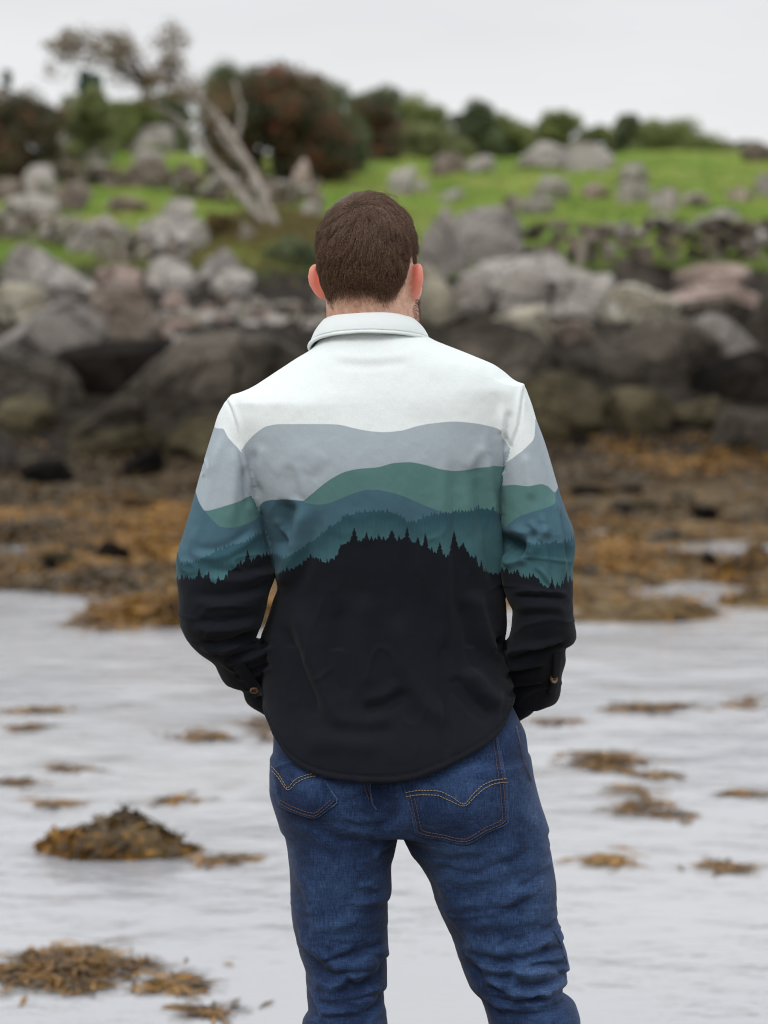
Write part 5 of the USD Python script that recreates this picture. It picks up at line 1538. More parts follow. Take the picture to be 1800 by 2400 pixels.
# sleeve head seam: a groove with the seam allowance standing beside it
for _ln, _sg in ((SEAM_L[:8], 1), (SEAM_R[:7], -1)):
    _dl, _sd_, _al = seg_dist(VX, VY, dense_line(_ln, 3))
    _near = _dl < 40
    dsp += np.where(_near, -0.0022 * np.exp(-(_dl / 3.2) ** 2) + 0.0024 * np.exp(-((_sd_ * _sg + 9) / 6) ** 2) * (_dl < 30), 0)
dsp += 0.0016 * (meshkit.fbm(np.stack([PX / 70, PY / 110, sv[:, 1] * 8], 1), 3, 17) - 0.5) * 2 * smooth01(PY, 960, 1100)
dsp += 0.0009 * (meshkit.fbm(np.stack([PX / 26, PY / 30, sv[:, 1] * 20], 1), 3, 19) - 0.5) * 2
# hem turned up and stitched: a shallow line above the edge
_hd = (HEM(np.clip(PX, 560, 1230)) - PY)
_hemline = np.exp(-((_hd - 21) / 2.2) ** 2) * (side == 0)
dsp += -0.0016 * _hemline + 0.0012 * smooth01(-_hd, -19, -12) * (side == 0)
dsp = np.where((side == 0) & (PY > 1520), np.maximum(dsp, -0.0035), dsp)     # the shirt tail lies on the jeans
_sn2 = vnormals(relax(sv, sf, 8), sf)
sv2 = sv + _sn2 * (dsp * np.where(PY > 0, _back * 0.9 + 0.1, 1))[:, None]
sn = vnormals(sv2, sf)


# the print: five landscape layers, each the signed height below its skyline in pixels
def sky_line(pts):
    p = np.array(pts, float)
    f = PchipInterpolator(p[:, 0], p[:, 1])
    return lambda x: f(np.clip(x, p[0, 0], p[-1, 0]))


def firs(x, y, base, peaks, seed, fringe=4.0, pitch=11.0):
    """Signed field of a forest edge: base skyline, small fringe of tips, and single fir trees (x, tip y, half width)."""
    r = np.random.default_rng(seed)
    ph = r.uniform(0, 1, 400)
    c = x / pitch
    k = np.floor(c).astype(int)
    t = c - k
    tip = ph[np.clip(k + 40, 0, 399)]
    tri = (1 - np.abs(t - 0.5) * 2)
    fz = y - (base - fringe * (0.4 + 1.3 * tip) * tri)
    for px, top, hw in peaks:
        bot = np.interp(px, [px], [0])
        bb = float(np.asarray(base)[np.argmin(np.abs(x - px))]) + 6
        fr = np.clip((y - top) / max(bb - top, 1), 0, 1.6)
        saw = ((y - top) / 6.5 + 0.3 * px) % 1.0
        wdt = hw * fr * (0.62 + 0.55 * saw) + 0.8
        asym = 1 + 0.18 * np.sin(y * 0.9 + px)
        fz = np.maximum(fz, np.minimum(wdt * asym - np.abs(x - px), y - top))
    return fz


def print_fields(px, py, sd):
    A = np.zeros((len(px), 3))
    B = np.zeros((len(px), 3))
    lines = {
        0: dict(
            b1=[(540, 1080), (560, 1061), (576, 1039), (598, 1016.5), (627, 999), (658.5, 994), (760, 993), (791, 994), (829, 1002), (870.6, 1009.5), (900, 1011.5), (939.5, 1008), (976, 998), (1009, 992), (1062, 988), (1108.6, 992), (1148, 1000), (1168, 1008), (1178, 1025), (1196, 1053), (1215, 1075)],
            b2=[(590, 1215), (606, 1194), (614, 1181), (642.7, 1173), (671, 1171), (707.6, 1173), (728, 1159), (750, 1140), (775.6, 1121), (813.6, 1102), (848, 1095.6), (883, 1093), (923, 1083), (956, 1081), (989, 1086), (1032, 1098), (1069, 1103), (1108.6, 1099.5), (1148, 1093.5), (1178, 1096)],
            b3=[(590, 1215), (606, 1194), (614, 1181), (642.7, 1173), (671, 1171), (707.6, 1173), (722, 1178), (744, 1180.5), (769, 1177), (801, 1165), (836, 1151), (864, 1145), (882, 1145), (900, 1147.6), (933, 1156), (966, 1169), (999, 1184), (1035.7, 1197), (1062, 1202), (1108.6, 1205.6), (1148, 1207), (1178, 1209)],
            b4=[(620, 1330), (635, 1311), (655, 1316), (677.5, 1312), (693, 1301), (722, 1279), (747, 1263), (772.5, 1238), (794.6, 1225), (810, 1213), (823, 1206), (848, 1202), (880, 1199), (916, 1202), (939.5, 1214), (966, 1227), (992.5, 1217), (1016, 1208), (1049, 1206), (1095, 1202), (1138, 1198), (1152, 1205), (1178, 1220)],
            b5=[(600, 1395), (669.6, 1346), (684, 1341), (703, 1332), (725, 1314), (744, 1316), (763, 1322), (794.6, 1303), (800, 1285), (817, 1270), (845, 1267), (867, 1266), (900, 1265), (943, 1268), (971, 1273), (1006, 1288), (1039, 1308), (1079, 1290), (1092, 1303), (1108.6, 1312), (1122, 1334), (1133.5, 1346), (1155, 1351), (1175, 1363), (1200, 1375)],
            p5=[(703, 1322, 6), (725, 1302, 8), (744, 1308, 6), (775, 1307, 6), (801, 1271, 7), (831, 1233, 11), (859.5, 1243, 8), (888, 1248, 7), (918, 1238, 15), (954, 1231, 9), (979, 1256, 8), (996, 1246, 9), (1029, 1268, 11), (1065.5, 1245, 15), (1085, 1271, 10), (1112, 1300, 5), (1128.5, 1315, 7), (1145, 1337, 6), (1172, 1345, 7)]),
        -1: dict(
            b1=[(490, 1003), (500, 1007), (517.7, 1007), (532, 1027.6), (554, 1051), (562, 1061), (600, 1090)],
            b2=[(446, 1150), (456, 1168.4), (478, 1200), (506.6, 1193.7), (538, 1184), (570, 1173), (585.7, 1167), (610, 1160)],
            b3=[(446, 1150), (456, 1168), (462, 1178), (478, 1200), (497, 1222), (516, 1236.5), (538, 1238.7), (570, 1233), (601.6, 1219), (620, 1210)],
            b4=[(405, 1300), (414, 1312), (427.5, 1332), (443, 1327), (462, 1322), (475, 1315), (506.6, 1298), (538, 1288), (570, 1276), (601.6, 1262), (620, 1256)],
            b5=[(405, 1366), (415, 1368), (446.5, 1364), (472, 1360), (500, 1371), (529, 1360), (538, 1350), (557, 1333), (589, 1322), (601.6, 1316), (640, 1310)],
            p5=[(422, 1352, 5), (436, 1350, 5), (465.5, 1334, 7), (487.6, 1341, 8), (511, 1350, 6), (538, 1337, 6), (557, 1322, 6), (578, 1292, 9), (601, 1304, 8)]),
        1: dict(
            b1=[(1180, 1092), (1193, 1084.6), (1214.7, 1068), (1241, 1045), (1258, 1018), (1259.4, 992), (1262, 985)],
            b2=[(1170, 1144), (1183, 1142.6), (1208, 1139), (1238, 1141.6), (1271, 1137), (1287.6, 1142.6), (1306, 1158), (1316, 1147), (1330, 1130)],
            b3=[(1170, 1250), (1183, 1243.7), (1201, 1227), (1221, 1212), (1248, 1202), (1277.7, 1194), (1297.6, 1185.7), (1307, 1164), (1316, 1147), (1330, 1130)],
            b4=[(1165, 1256), (1175, 1258), (1201, 1263), (1224.6, 1271), (1248, 1281), (1281, 1281), (1314, 1279), (1331, 1278), (1350, 1274)],
            b5=[(1165, 1352), (1181.5, 1352), (1208, 1352), (1231, 1361), (1251, 1358), (1268, 1371), (1284, 1386), (1304, 1384), (1317, 1381), (1341, 1374), (1360, 1370)],
            p5=[(1192, 1338, 6), (1214.7, 1338, 9), (1251, 1346, 9), (1262, 1356, 6), (1294, 1353, 8), (1308, 1366, 5), (1329, 1340, 9), (1341, 1355, 6)]),
    }
    for s, d in lines.items():
        m = sd == s
        x, y = px[m], py[m]
        if not m.any():
            continue
        A[m, 0] = y - sky_line(d["b1"])(x)
        A[m, 1] = y - sky_line(d["b2"])(x)
        A[m, 2] = y - sky_line(d["b3"])(x)
        B[m, 0] = firs(x, y, sky_line(d["b4"])(x), [], 3, 11.0, 6.5)
        B[m, 1] = firs(x, y, sky_line(d["b5"])(x), d["p5"], 5, 11.0, 7.0)
    return np.clip(A, -200, 200), np.clip(B, -200, 200)


fsd = np.sign(side[sf].sum(1))
_parts3 = []
shirt = None
for _s, _nm in ((0, "shirt"), (-1, "sleeve"), (1, "sleeve")):
    _ff = sf[(fsd == _s)]
    _ids, _inv = np.unique(_ff, return_inverse=True)
    _A, _B = print_fields(PX[_ids], PY[_ids], np.full(len(_ids), _s))
    _p = put(_nm, sv2[_ids], _inv.reshape(-1, 3), "printed_jersey", man if _s == 0 else shirt, normals=sn[_ids], loc=MAN, primvars={"printA": _A, "printB": _B})
    if _s == 0:
        shirt = _p
        tag(_p, "overshirt with printed hills and fir forest, white above and navy below")

# find the back surface of cloth at a place of the print
_bk = sn[:, 1] < 0.15
_tree_s = cKDTree(np.stack([sv2[_bk][:, 0] * FOC / 4.15 + CX, YH + (EYE - sv2[_bk][:, 2]) * FOC / 4.15], 1))
_sb, _sbn = sv2[_bk], sn[_bk]


def on_shirt(px, py, reach=6):
    _, k = _tree_s.query([px, py], k=24)
    c = _sb[k]
    i = k[np.argmin(c[:, 1])]
    return _sb[i], _sbn[i]


# collar: a folded leaf round the neck
_nu, _prof = 140, []
_th = np.linspace(-2.55, 2.55, _nu)
_t = np.linspace(0, 1, 9)
_cc = np.array([-0.0225, 4.268])


def collar_pt(th, v, inner):
    """v 0 at the top fold, 1 at the lower edge of the outer leaf."""
    b = (1 - np.cos(th)) / 2
    left = smooth01(-th, 0.2, 1.6)
    zt = 1.7675 - 0.0155 * b ** 0.9 - 0.008 * b
    zb = 1.7365 - 0.031 * b - 0.016 * left * b
    rt, rb = 0.0725 + 0.004 * b, 0.0905 + 0.012 * b
    z = zt + (zb - zt) * v
    bul = 0.0035 * np.sin(np.pi * np.clip(v, 0, 1)) + 0.002 * (v > 0.85)
    rr = rt + (rb - rt) * v ** 0.9 + bul - inner
    return np.stack([_cc[0] + rr * np.sin(th) * 0.985, _cc[1] - rr * np.cos(th) * 1.02, z], -1)


_ring = []
for _v in np.linspace(0.0, 0.80, 12):
    _ring.append(collar_pt(_th, _v, 0.0))
for _v, _o in ((0.815, 0.0012), (0.83, 0.0016), (0.845, 0.0010)):
    _ring.append(collar_pt(_th, _v, _o))
for _v, _o in ((0.86, -0.0006), (0.91, -0.0012), (0.96, -0.0012), (0.995, -0.0006), (1.02, 0.0010), (1.02, 0.0034), (0.99, 0.0050), (0.93, 0.0052)):
    _ring.append(collar_pt(_th, _v, _o))
for _v in np.linspace(0.85, 0.1, 7):
    _ring.append(collar_pt(_th, _v, 0.0052))
_st = []
for _k, _z in enumerate(np.linspace(0, 1, 5)):      # stand, inside against the neck
    q = collar_pt(_th, 0.0, 0.0058)
    q[:, 2] -= 0.002 + 0.036 * _z
    _st.append(q)
_top = collar_pt(_th, 0.0, 0.003)
_top[:, 2] += 0.0016
_ring = _st[::-1] + [_top] + _ring
_cg = np.array(_ring)
_wob = 0.0008 * (meshkit.fbm(_cg * 55.0, 2, 4) - 0.5) * 2
_cg = _cg + _wob[..., None]
_m1, _m2 = _cg.shape[:2]
_i, _j = np.meshgrid(np.arange(_m1 - 1), np.arange(_m2 - 1), indexing="ij")
_q = np.stack([_i * _m2 + _j, (_i + 1) * _m2 + _j, (_i + 1) * _m2 + _j + 1, _i * _m2 + _j + 1], -1).reshape(-1, 4)
put("collar", _cg.reshape(-1, 3), _q, "white_jersey", shirt, loc=MAN)


# cuff buttons with raised rim and holes
def button(px, py, r, mat="horn_button", turn=None):
    c, n = on_shirt(px, py)
    n = n / np.linalg.norm(n) if turn is None else np.array(turn) / np.linalg.norm(turn)
    prof = np.array([(0.0, 0.0012), (0.55, 0.0013), (0.72, 0.0022), (0.9, 0.0024), (1.0, 0.0014), (1.0, -0.0005), (0, -0.0005)]) * [r, 1]
    m = trimesh.creation.revolve(prof, sections=28)
    M = trimesh.geometry.align_vectors([0, 0, 1], n)
    v = np.array(m.vertices) @ M[:3, :3].T + c + n * 0.0066
    b = put("button", v, m.faces, mat, shirt, smooth=40, loc=MAN)
    hs = []
    for a in range(4):
        q = trimesh.creation.cylinder(r * 0.13, 0.0006, sections=10)
        o = np.array([math.cos(a * math.pi / 2 + .7), math.sin(a * math.pi / 2 + .7), 0]) * r * 0.3
        hs.append(((np.array(q.vertices) + o + [0, 0, 0.0014]) @ M[:3, :3].T + c + n * 0.0068, q.faces))
    return b, join(hs)


_hl = [button(592.5, 1636, 0.0068)[1], button(1301, 1616, 0.0075, turn=(0.62, -0.75, 0.05))[1]]
put("button_thread", *join(_hl), "dark_thread", shirt, smooth=False, loc=MAN)

# cuffs' plackets: narrow strips lying on the sleeves
def strip(line, w, mat, name, parent, finder, lift=0.0016, thick=0.0):
    line = dense_line(line, 2)
    d = np.gradient(line, axis=0)
    d /= np.linalg.norm(d, axis=1, keepdims=True)
    nrm = np.stack([-d[:, 1], d[:, 0]], 1)
    rows_ = []
    for o, li in ((-1.0, -0.0008), (-0.93, lift), (-0.4, lift * 1.2), (0.4, lift * 1.2), (0.93, lift), (1.0, -0.0008)):
        pp = line + nrm * w * o
        rr = []
        for a, b in pp:
            c, n = finder(a, b)
            c = np.array([(a - CX) / FOC * 4.15, c[1], EYE + (YH - b) / FOC * 4.15])
            rr.append(c + n * li)
        rows_.append(rr)
    g = np.array(rows_)
    g[..., 1] = ndimage.gaussian_filter1d(g[..., 1], 1.2, axis=1)
    a, b = g.shape[:2]
    i, j = np.meshgrid(np.arange(a - 1), np.arange(b - 1), indexing="ij")
    q = np.stack([i * b + j, i * b + j + 1, (i + 1) * b + j + 1, (i + 1) * b + j], -1).reshape(-1, 4)
    vv = g.reshape(-1, 3)
    n0 = np.cross(vv[q[:, 1]] - vv[q[:, 0]], vv[q[:, 2]] - vv[q[:, 0]])[:, 1].sum()
    return put(name, vv, q if n0 < 0 else q[:, ::-1], mat, parent, loc=MAN)


strip([(552, 1566), (570, 1596), (588, 1628), (600, 1652)], 15, "navy_hem", "placket", shirt, on_shirt)
strip([(1312, 1540), (1313, 1580), (1310, 1620), (1304, 1650)], 11, "navy_hem", "placket", shirt, on_shirt)

# ------------------------------------------------------------------ jeans
leg_l = Loft(
    [(1780, 640), (1845, 639), (1912, 657), (1999, 675), (2086, 680), (2158, 684), (2230, 699), (2279, 716), (2327, 718), (2370, 722), (2399, 708), (2450, 712), (2600, 715), (2800, 722), (3050, 728), (3115, 726)],
    [(1780, 920), (1880, 931), (1941, 935), (1990, 926), (2037, 916), (2081, 918), (2115, 909), (2182, 909), (2279, 907), (2341, 900), (2399, 908), (2450, 901), (2600, 905), (2800, 900), (3050, 908), (3115, 908)],
    [(1780, 4.138), (1900, 4.142), (2000, 4.150), (2150, 4.163), (2350, 4.176), (2450, 4.168), (2700, 4.178), (3115, 4.215)], [(1780, 4.36), (2100, 4.345), (2400, 4.333), (2700, 4.325), (3115, 4.355)], 2.3)
leg_r = Loft(
    [(1780, 948), (1880, 943), (1946, 941), (1989, 957), (2042, 993), (2066, 1005), (2129, 1024), (2211, 1063), (2269, 1082), (2312, 1101), (2346, 1128), (2399, 1145), (2450, 1152), (2600, 1165), (2800, 1185), (3050, 1205), (3115, 1208)],
    [(1780, 1238), (1883, 1260), (1941, 1280), (2013, 1294), (2086, 1304), (2148, 1304), (2197, 1318), (2254, 1330), (2303, 1323), (2327, 1318), (2356, 1350), (2399, 1360), (2450, 1356), (2600, 1365), (2800, 1378), (3050, 1392), (3115, 1394)],
    [(1780, 4.132), (1900, 4.138), (2000, 4.150), (2150, 4.163), (2350, 4.176), (2450, 4.168), (2700, 4.178), (3115, 4.215)], [(1780, 4.36), (2100, 4.345), (2400, 4.333), (2700, 4.325), (3115, 4.355)], 2.3)
_h = 0.0029
_gx, _gy, _gz = grid((-0.195, 4.09, 0.165), (0.345, 4.40, 1.225), _h)
Fp = pelvis.field(_gx, _gy, _gz)
F = smin(Fp, np.minimum(leg_l.field(_gx, _gy, _gz), leg_r.field(_gx, _gy, _gz)), np.float32(0.014))
jv, jf = surface_nets(F, (_gx[0], _gy[0], _gz[0]), _h)
del F, Fp
jv = relax(jv, jf, 6)
jn = vnormals(jv, jf)
JX = CX + jv[:, 0] * FOC / 4.16
JY = YH + (EYE - jv[:, 2]) * FOC / 4.16
_back = smooth01(-jn[:, 1], -0.15, 0.3)


def zq(*pts):
    """Points read off an enlargement of the lower right of the photograph."""
    return [(600 + a / 2.074, 1700 + b / 2.074) for a, b in pts]


JEAN_FOLDS = [
    (zq((535, 260), (570, 330), (620, 420), (680, 500)), 22, -9),
    (zq((430, 395), (560, 420), (690, 440)), 9, -5),
    (zq((400, 440), (540, 462), (690, 470)), 8, 4, "s"),
    (zq((380, 500), (500, 530), (620, 545)), 10, 4, "s"),
    (zq((300, 460), (420, 520), (560, 580)), 12, 3.5, "s"),
    (zq((150, 420), (260, 460), (400, 450)), 10, -4),
    (zq((165, 500), (280, 560), (420, 600)), 14, 3, "s"),
    (zq((640, 560), (560, 640), (470, 690)), 14, 3.5, "s"),
    (zq((655, 700), (560, 760), (450, 800)), 14, 3, "s"),
    (zq((640, 820), (560, 850), (440, 850)), 12, 3.4, "s"),
    (zq((170, 700), (220, 830), (260, 960), (290, 1090)), 13, 4, "s"),
    (zq((180, 960), (230, 1090), (310, 1170), (420, 1210), (560, 1200), (635, 1185)), 12, 7, "s"),
    (zq((330, 960), (400, 1010), (520, 1000), (630, 980)), 14, 4, "s"),
    (zq((300, 1060), (420, 1100), (540, 1080), (635, 1050)), 12, 4, "s"),
    (zq((640, 1090), (540, 1130), (420, 1150)), 9, 4, "s"),
    (zq((240, 1270), (340, 1300), (470, 1280), (600, 1230)), 10, 5, "s"),
    (zq((270, 1350), (400, 1340), (520, 1330), (625, 1290)), 9, 4.5, "s"),
    (zq((290, 1400), (400, 1420), (520, 1400), (630, 1330)), 8, 5, "s"),
    (zq((250, 1300), (280, 1380), (330, 1450)), 8, 4, "s"),
    (zq((720, 560), (860, 610), (1000, 620), (1150, 590)), 13, 5, "s"),
    (zq((770, 640), (900, 690), (1050, 690), (1230, 630), (1380, 560)), 13, 5, "s"),
    (zq((860, 720), (1000, 780), (1160, 760), (1320, 700), (1430, 700)), 13, 5, "s"),
    (zq((830, 740), (900, 850), (1000, 930), (1100, 960)), 15, 5, "s"),
    (zq((950, 860), (1080, 890), (1240, 870), (1440, 800)), 14, 4.5, "s"),
    (zq((930, 960), (1080, 1000), (1260, 990), (1450, 930)), 13, 5, "s"),
    (zq((880, 900), (960, 1010), (1050, 1090)), 13, 5, "s"),
    (zq((990, 1080), (1120, 1130), (1300, 1120), (1440, 1080), (1500, 1040)), 11, 6, "s"),
    (zq((1000, 1160), (1130, 1210), (1300, 1230), (1500, 1245)), 9, 7, "s"),
    (zq((1050, 1130), (1100, 1220), (1180, 1300), (1300, 1350)), 12, 5, "s"),
    (zq((1060, 1270), (1180, 1290), (1320, 1260), (1490, 1260)), 10, 4, "s"),
    (zq((1100, 1345), (1250, 1345), (1380, 1330), (1500, 1310)), 8, 6, "s"),
    (zq((1120, 1400), (1260, 1410), (1420, 1390), (1560, 1350)), 8, 5, "s"),
    (zq((1280, 1140), (1240, 1260), (1230, 1400)), 10, 4, "s"),
    (zq((1445, 960), (1490, 1040), (1510, 1130)), 9, 5),
    (zq((1250, 420), (1330, 480), (1400, 560)), 16, 3.5, "s"),
    (zq((600, 300), (660, 340), (720, 330)), 14, 3, "s"),
    (zq((330, 260), (390, 330), (430, 360)), 9, 4, "s"),
]
JEAN_FOLDS = [(ln, w * 1.7, a * (1.0 if k == 0 else 0.52), *kd) for k, (ln, w, a, *kd) in enumerate(JEAN_FOLDS)]
JEAN_FOLDS = [(ln, w, a, *["c" if q == "s" and k % 3 else q for q in kd]) for k, (ln, w, a, *kd) in enumerate(JEAN_FOLDS)]
_rj = np.random.default_rng(15)
for _ in range(34):      # short sharp creases behind the knees and along the thighs
    _y0 = _rj.choice([_rj.uniform(2010, 2420), _rj.uniform(2200, 2420)])
    _lx0, _lx1 = (float(leg_l.l(_y0)), float(leg_l.r(_y0))) if _rj.uniform() < .5 else (float(leg_r.l(_y0)), float(leg_r.r(_y0)))
    _x0 = _rj.uniform(_lx0 - 10, _lx1 - 20)
    _L, _an = _rj.uniform(40, 130), _rj.normal(0.0, 0.45)
    JEAN_FOLDS.append(([(_x0, _y0), (_x0 + _L * .5, _y0 + _L * .5 * math.sin(_an) + _rj.normal() * 8), (_x0 + _L, _y0 + _L * math.sin(_an))], _rj.uniform(7, 13), _rj.uniform(0.9, 2.4), "c"))
_wx, _wy = 9 * (meshkit.fbm(np.stack([JX / 40, JY / 40, 0 * JX], 1), 2, 61) - 0.5) * 2, 9 * (meshkit.fbm(np.stack([JX / 40, JY / 40, 0 * JX + 5], 1), 2, 62) - 0.5) * 2
dsp = folds(JX + _wx, JY + _wy, JEAN_FOLDS) * (1 + 0.55 * smooth01(JY, 2150, 2300))
dsp += 0.0030 * creases(JX, JY, 120, 62, 47) * smooth01(JY, 1960, 2200) * (0.4 + 0.6 * smooth01(meshkit.fbm(np.stack([JX / 90, JY / 90, 0 * JX], 1), 2, 45), 0.42, 0.6))
dsp += smooth01(JY, 1770, 1850) * 0.010 * np.exp(-((JX - 1075) / 105) ** 2 - ((JY - 1860) / 95) ** 2) + smooth01(JY, 1770, 1850) * 0.008 * np.exp(-((JX - 755) / 90) ** 2 - ((JY - 1850) / 80) ** 2)
dsp += 0.0022 * (meshkit.fbm(np.stack([JX / 95, JY / 42, jv[:, 1] * 9], 1), 3, 27) - 0.5) * 2 * smooth01(JY, 1900, 2100)
dsp += 0.0007 * (meshkit.fbm(np.stack([JX / 22, JY / 14, jv[:, 1] * 30], 1), 3, 29) - 0.5) * 2
jn0 = vnormals(relax(jv, jf, 8), jf)
jv2 = jv + jn0 * (dsp * (0.15 + 0.85 * _back))[:, None]
jn = vnormals(jv2, jf)
# worn paler where the cloth stands proud: seat, thighs, fold crests
wear = 0.5 + 0.42 * np.exp(-((JX - 1060) / 120) ** 2 - ((JY - 1840) / 90) ** 2) + 0.22 * np.exp(-((JX - 1120) / 150) ** 2 - ((JY - 2060) / 70) ** 2)
wear += 0.16 * np.exp(-((JX - 815) / 90) ** 2 - ((JY - 1965) / 26) ** 2) + 0.2 * smooth01(JX, 1215, 1250) - 0.1 * np.exp(-((JX - 745) / 120) ** 2 - ((JY - 1860) / 80) ** 2)
wear += np.clip(dsp, -0.004, 0.006) * 30 - 0.5 + 0.20 * (np.exp(-((JX - 1180) / 90) ** 2 - ((JY - 2230) / 90) ** 2) + np.exp(-((JX - 780) / 50) ** 2 - ((JY - 2120) / 120) ** 2))
jeans = put("jeans", jv2, jf, "denim", man, normals=jn, loc=MAN, primvars={"wear": np.clip(wear, -0.3, 0.6)})
tag(jeans, "mid blue denim jeans with gold stitching")

_bk = jn[:, 1] < 0.1
_tree_j = cKDTree(np.stack([CX + jv2[_bk][:, 0] * FOC / jv2[_bk][:, 1], YH + (EYE - jv2[_bk][:, 2]) * FOC / jv2[_bk][:, 1]], 1))
_jb, _jbn = jv2[_bk], jn[_bk]


def on_jeans(px, py):
    d, k = _tree_j.query([px, py], k=14)
    near = _jb[k][:, 1] < _jb[k][:, 1].min() + 0.005      # only the outermost cloth
    d, k = d[near], k[near]
    w = 1 / (d + 0.5)
    w /= w.sum()
    n = (_jbn[k] * w[:, None]).sum(0)
    y = (_jb[k][:, 1] * w).sum()
    return np.array([(px - CX) / FOC * y, y, EYE + (YH - py) / FOC * y]), n / np.linalg.norm(n)


def stitch(lines, mat, name, parent, r=0.00055, dash=(5.2, 2.0), lift=0.0022):
    """Dashed thread lying on the denim, one part."""
    out = []
    for line in lines:
        p = np.asarray(line, float)
        s = np.concatenate([[0], np.cumsum(np.linalg.norm(np.diff(p, axis=0), axis=1))])
        fx = PchipInterpolator(s, p[:, 0]) if len(p) > 2 else (lambda t, p=p, s=s: np.interp(t, s, p[:, 0]))
        fy = PchipInterpolator(s, p[:, 1]) if len(p) > 2 else (lambda t, p=p, s=s: np.interp(t, s, p[:, 1]))
        a = 0.0
        while a < s[-1]:
            t = np.linspace(a, min(a + dash[0], s[-1]), 3)
            q = []
            for u, v in zip(fx(t), fy(t)):
                c, n = on_jeans(float(u), float(v))
                q.append(c + n * lift)
            q = np.array(q)
            q[0] -= jl * 0
            out.append(tube(q, r, 5))
            a += dash[0] + dash[1]
    return put(name, *join(out), mat, parent, loc=MAN)


jl = 0.0


def pocket(outline, arcs, edge, parent):
    """Patch pocket: a slightly raised flap of denim cut to its outline, with its stitching."""
    from shapely.geometry import Polygon, Point
    pl = Polygon(outline)
    x0, y0, x1, y1 = pl.bounds
    st = 3.0
    xs, ys = np.arange(x0 - st, x1 + 2 * st, st), np.arange(y0 - st, y1 + 2 * st, st)
    gx, gy = np.meshgrid(xs, ys, indexing="ij")
    from shapely import contains_xy, points, distance
    ins = contains_xy(pl, gx.ravel(), gy.ravel()).reshape(gx.shape)
    dd = distance(pl.exterior, points(gx.ravel(), gy.ravel())).reshape(gx.shape)
    g2x, g2y = gx.copy(), gy.copy()
    near = (~ins) & (dd < st * 1.5)
    for i, j in np.argwhere(near):          # pull the fringe onto the outline for a clean edge
        q = pl.exterior.interpolate(pl.exterior.project(Point(gx[i, j], gy[i, j])))
        g2x[i, j], g2y[i, j] = q.x, q.y
    use = ins | near
    ids = np.full(gx.shape, -1)
    ids[use] = np.arange(use.sum())
    v = []
    for i, j in np.argwhere(use):
        c, n = on_jeans(g2x[i, j], g2y[i, j])
        li = (0.0002 if near[i, j] else 0.0030) + 0.0006 * math.exp(-((dd[i, j] - 5) / 4) ** 2) - 0.0005 * math.exp(-((dd[i, j] - 14) / 5) ** 2)
        v.append(c + n * li)
    i, j = np.meshgrid(np.arange(gx.shape[0] - 1), np.arange(gx.shape[1] - 1), indexing="ij")
    q = np.stack([ids[:-1, :-1], ids[:-1, 1:], ids[1:, 1:], ids[1:, :-1]], -1).reshape(-1, 4)
    q = q[(q >= 0).all(1)]
    v = np.array(v)
    n0 = np.cross(v[q[:, 1]] - v[q[:, 0]], v[q[:, 2]] - v[q[:, 0]])[:, 1].sum()
    q = q if n0 < 0 else q[:, ::-1]
    pxs = CX + v[:, 0] * FOC / v[:, 1]
    pys = YH + (EYE - v[:, 2]) * FOC / v[:, 1]
    wr = 0.06 + 0.26 * np.exp(-((pxs - (x0 + x1) / 2) / (0.33 * (x1 - x0))) ** 2 - ((pys - (y0 * .55 + y1 * .45)) / (0.35 * (y1 - y0))) ** 2)
    e = np.array([pl.exterior.distance(Point(a, b)) for a, b in zip(pxs, pys)])
    wr = wr + 0.22 * np.exp(-(e / 2.5) ** 2) - 0.10 * np.exp(-((e - 9) / 5) ** 2)
    if (x0 + x1) / 2 < 900:
        wr -= 0.16
    return put("back_pocket", v, q, "denim", parent, loc=MAN, primvars={"wear": wr})


RP = zq((690, 200), (705, 255), (735, 350), (760, 440), (780, 525), (900, 552), (1015, 575), (1120, 520), (1225, 460), (1220, 380), (1215, 300), (1200, 200), (1185, 120), (1172, 50))
pk = pocket(RP, None, None, jeans)


def pocket_edge(line, parent):
    q = []
    for a, b in dense_line(line, 3):
        p_, n_ = on_jeans(float(a), float(b))
        q.append(p_ + n_ * 0.0016)
    v, f = tube(np.array(q), 0.0013, 7)
    put("edge", v, f, "denim", parent, loc=MAN, primvars={"wear": np.full(len(v), 0.40)})


pocket_edge(RP[1:-1], pk)
stitch([zq((728, 325), (800, 315), (880, 318), (950, 345), (1008, 378), (1050, 335), (1105, 288), (1160, 266), (1212, 260)),
        zq((732, 345), (800, 335), (870, 337), (940, 362), (1008, 388), (1060, 345), (1115, 302), (1165, 282), (1215, 277))], "gold_thread", "arc_stitching", pk, r=0.0006, lift=0.0046)
stitch([zq((750, 330), (772, 430), (793, 512), (905, 538), (1012, 560), (1110, 510), (1208, 452), (1203, 380), (1196, 300), (1182, 200), (1160, 70)),
        zq((772, 352), (790, 430), (806, 498), (910, 524), (1010, 546), (1105, 494), (1192, 444), (1187, 380), (1180, 300), (1166, 200), (1146, 78))], "rust_thread", "edge_stitching", pk, r=0.0005, lift=0.0046)
LP = zq((84, 200), (92, 280), (104, 340), (118, 385), (180, 418), (288, 447), (345, 410), (398, 366), (370, 320), (342, 270), (330, 240), (300, 215), (200, 160))
pk = pocket(LP, None, None, jeans)
pocket_edge(LP[:-2], pk)
stitch([zq((86, 200), (120, 236), (150, 285), (162, 302), (200, 264), (240, 246), (298, 233)),
        zq((90, 222), (120, 254), (152, 300), (165, 312), (206, 278), (244, 259), (292, 247))], "gold_thread", "arc_stitching", pk, r=0.0006, lift=0.0046)
stitch([zq((122, 372), (185, 405), (284, 434), (340, 398), (384, 364)), zq((128, 360), (190, 392), (284, 420), (334, 386), (368, 358))], "rust_thread", "edge_stitching", pk, r=0.0005, lift=0.0046)
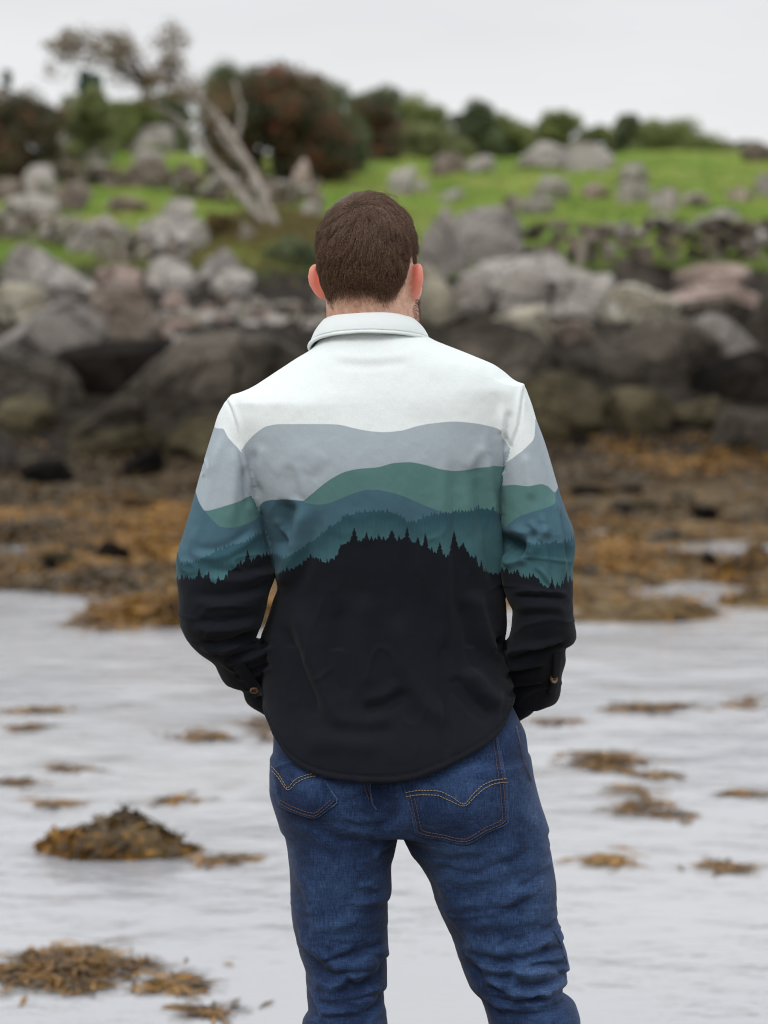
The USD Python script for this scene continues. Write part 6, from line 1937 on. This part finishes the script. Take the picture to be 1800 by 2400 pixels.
stitch([zq((522, 262), (530, 310), (548, 360)), zq((536, 262), (546, 310), (564, 372))], "rust_thread", "seat_stitching", jeans, r=0.0005)
stitch([zq((1258, 10), (1275, 80), (1297, 170), (1312, 220), (1330, 262))], "rust_thread", "side_stitching", jeans, r=0.00055)


def seam_bead(line, name, r=0.0016, mat="denim", lift=0.0006):
    q = []
    for a, b in dense_line(line, 3):
        c, n = on_jeans(float(a), float(b))
        q.append(c + n * lift)
    v, f = tube(np.array(q), r, 7)
    return put(name, v, f, mat, jeans, loc=MAN, primvars={"wear": np.full(len(v), 0.42)})


seam_bead(zq((552, 258), (556, 320), (568, 385), (585, 410)), "seat_seam", 0.0013)
seam_bead(zq((1264, 5), (1282, 80), (1306, 170), (1322, 225), (1338, 265)), "side_seam", 0.0012)
seam_bead(zq((1445, 1000), (1480, 1060), (1500, 1130), (1512, 1160)), "side_seam", 0.0010)

# ------------------------------------------------------------------ boots
for _x, _o in ((808, -0.06), (1302, 0.12)):
    _c = P(_x, 3120, 4.285)
    _up = m3.Manifold.batch_hull([m3.Manifold.sphere(r, 24).translate(tuple(map(float, _c + np.array(d)))) for d, r in (
        ((0, -0.035, -0.005), .044), ((0, -0.02, 0.10), .050), ((0.0, 0.01, 0.10), .050))])
    _ft = m3.Manifold.batch_hull([m3.Manifold.sphere(r, 24).translate(tuple(map(float, _c + np.array(d)))) for d, r in (
        ((0, -0.045, -0.012), .040), ((_o * .3, 0.08, -0.012), .042), ((_o, 0.165, -0.022), .032), ((0, 0.0, 0.03), .044))])
    _bt = (_up + _ft).trim_by_plane((0, 0, 1), 0.150).refine_to_length(0.012)
    _v, _f = meshkit.arrays(_bt)[:2]
    _boot = put("boot", _v, _f, "boot_leather", man, smooth=50, loc=MAN)
    _so = m3.Manifold.batch_hull([m3.Manifold.cylinder(0.028, r, r, 24).translate(tuple(map(float, (_c[0] + d[0], _c[1] + d[1], 0.124)))) for d, r in (((0, -0.045), .043), ((_o * .3, 0.08), .046), ((_o, 0.165), .037))])
    put("sole", *meshkit.arrays(_so)[:2], "boot_rubber", _boot, smooth=40, loc=MAN)
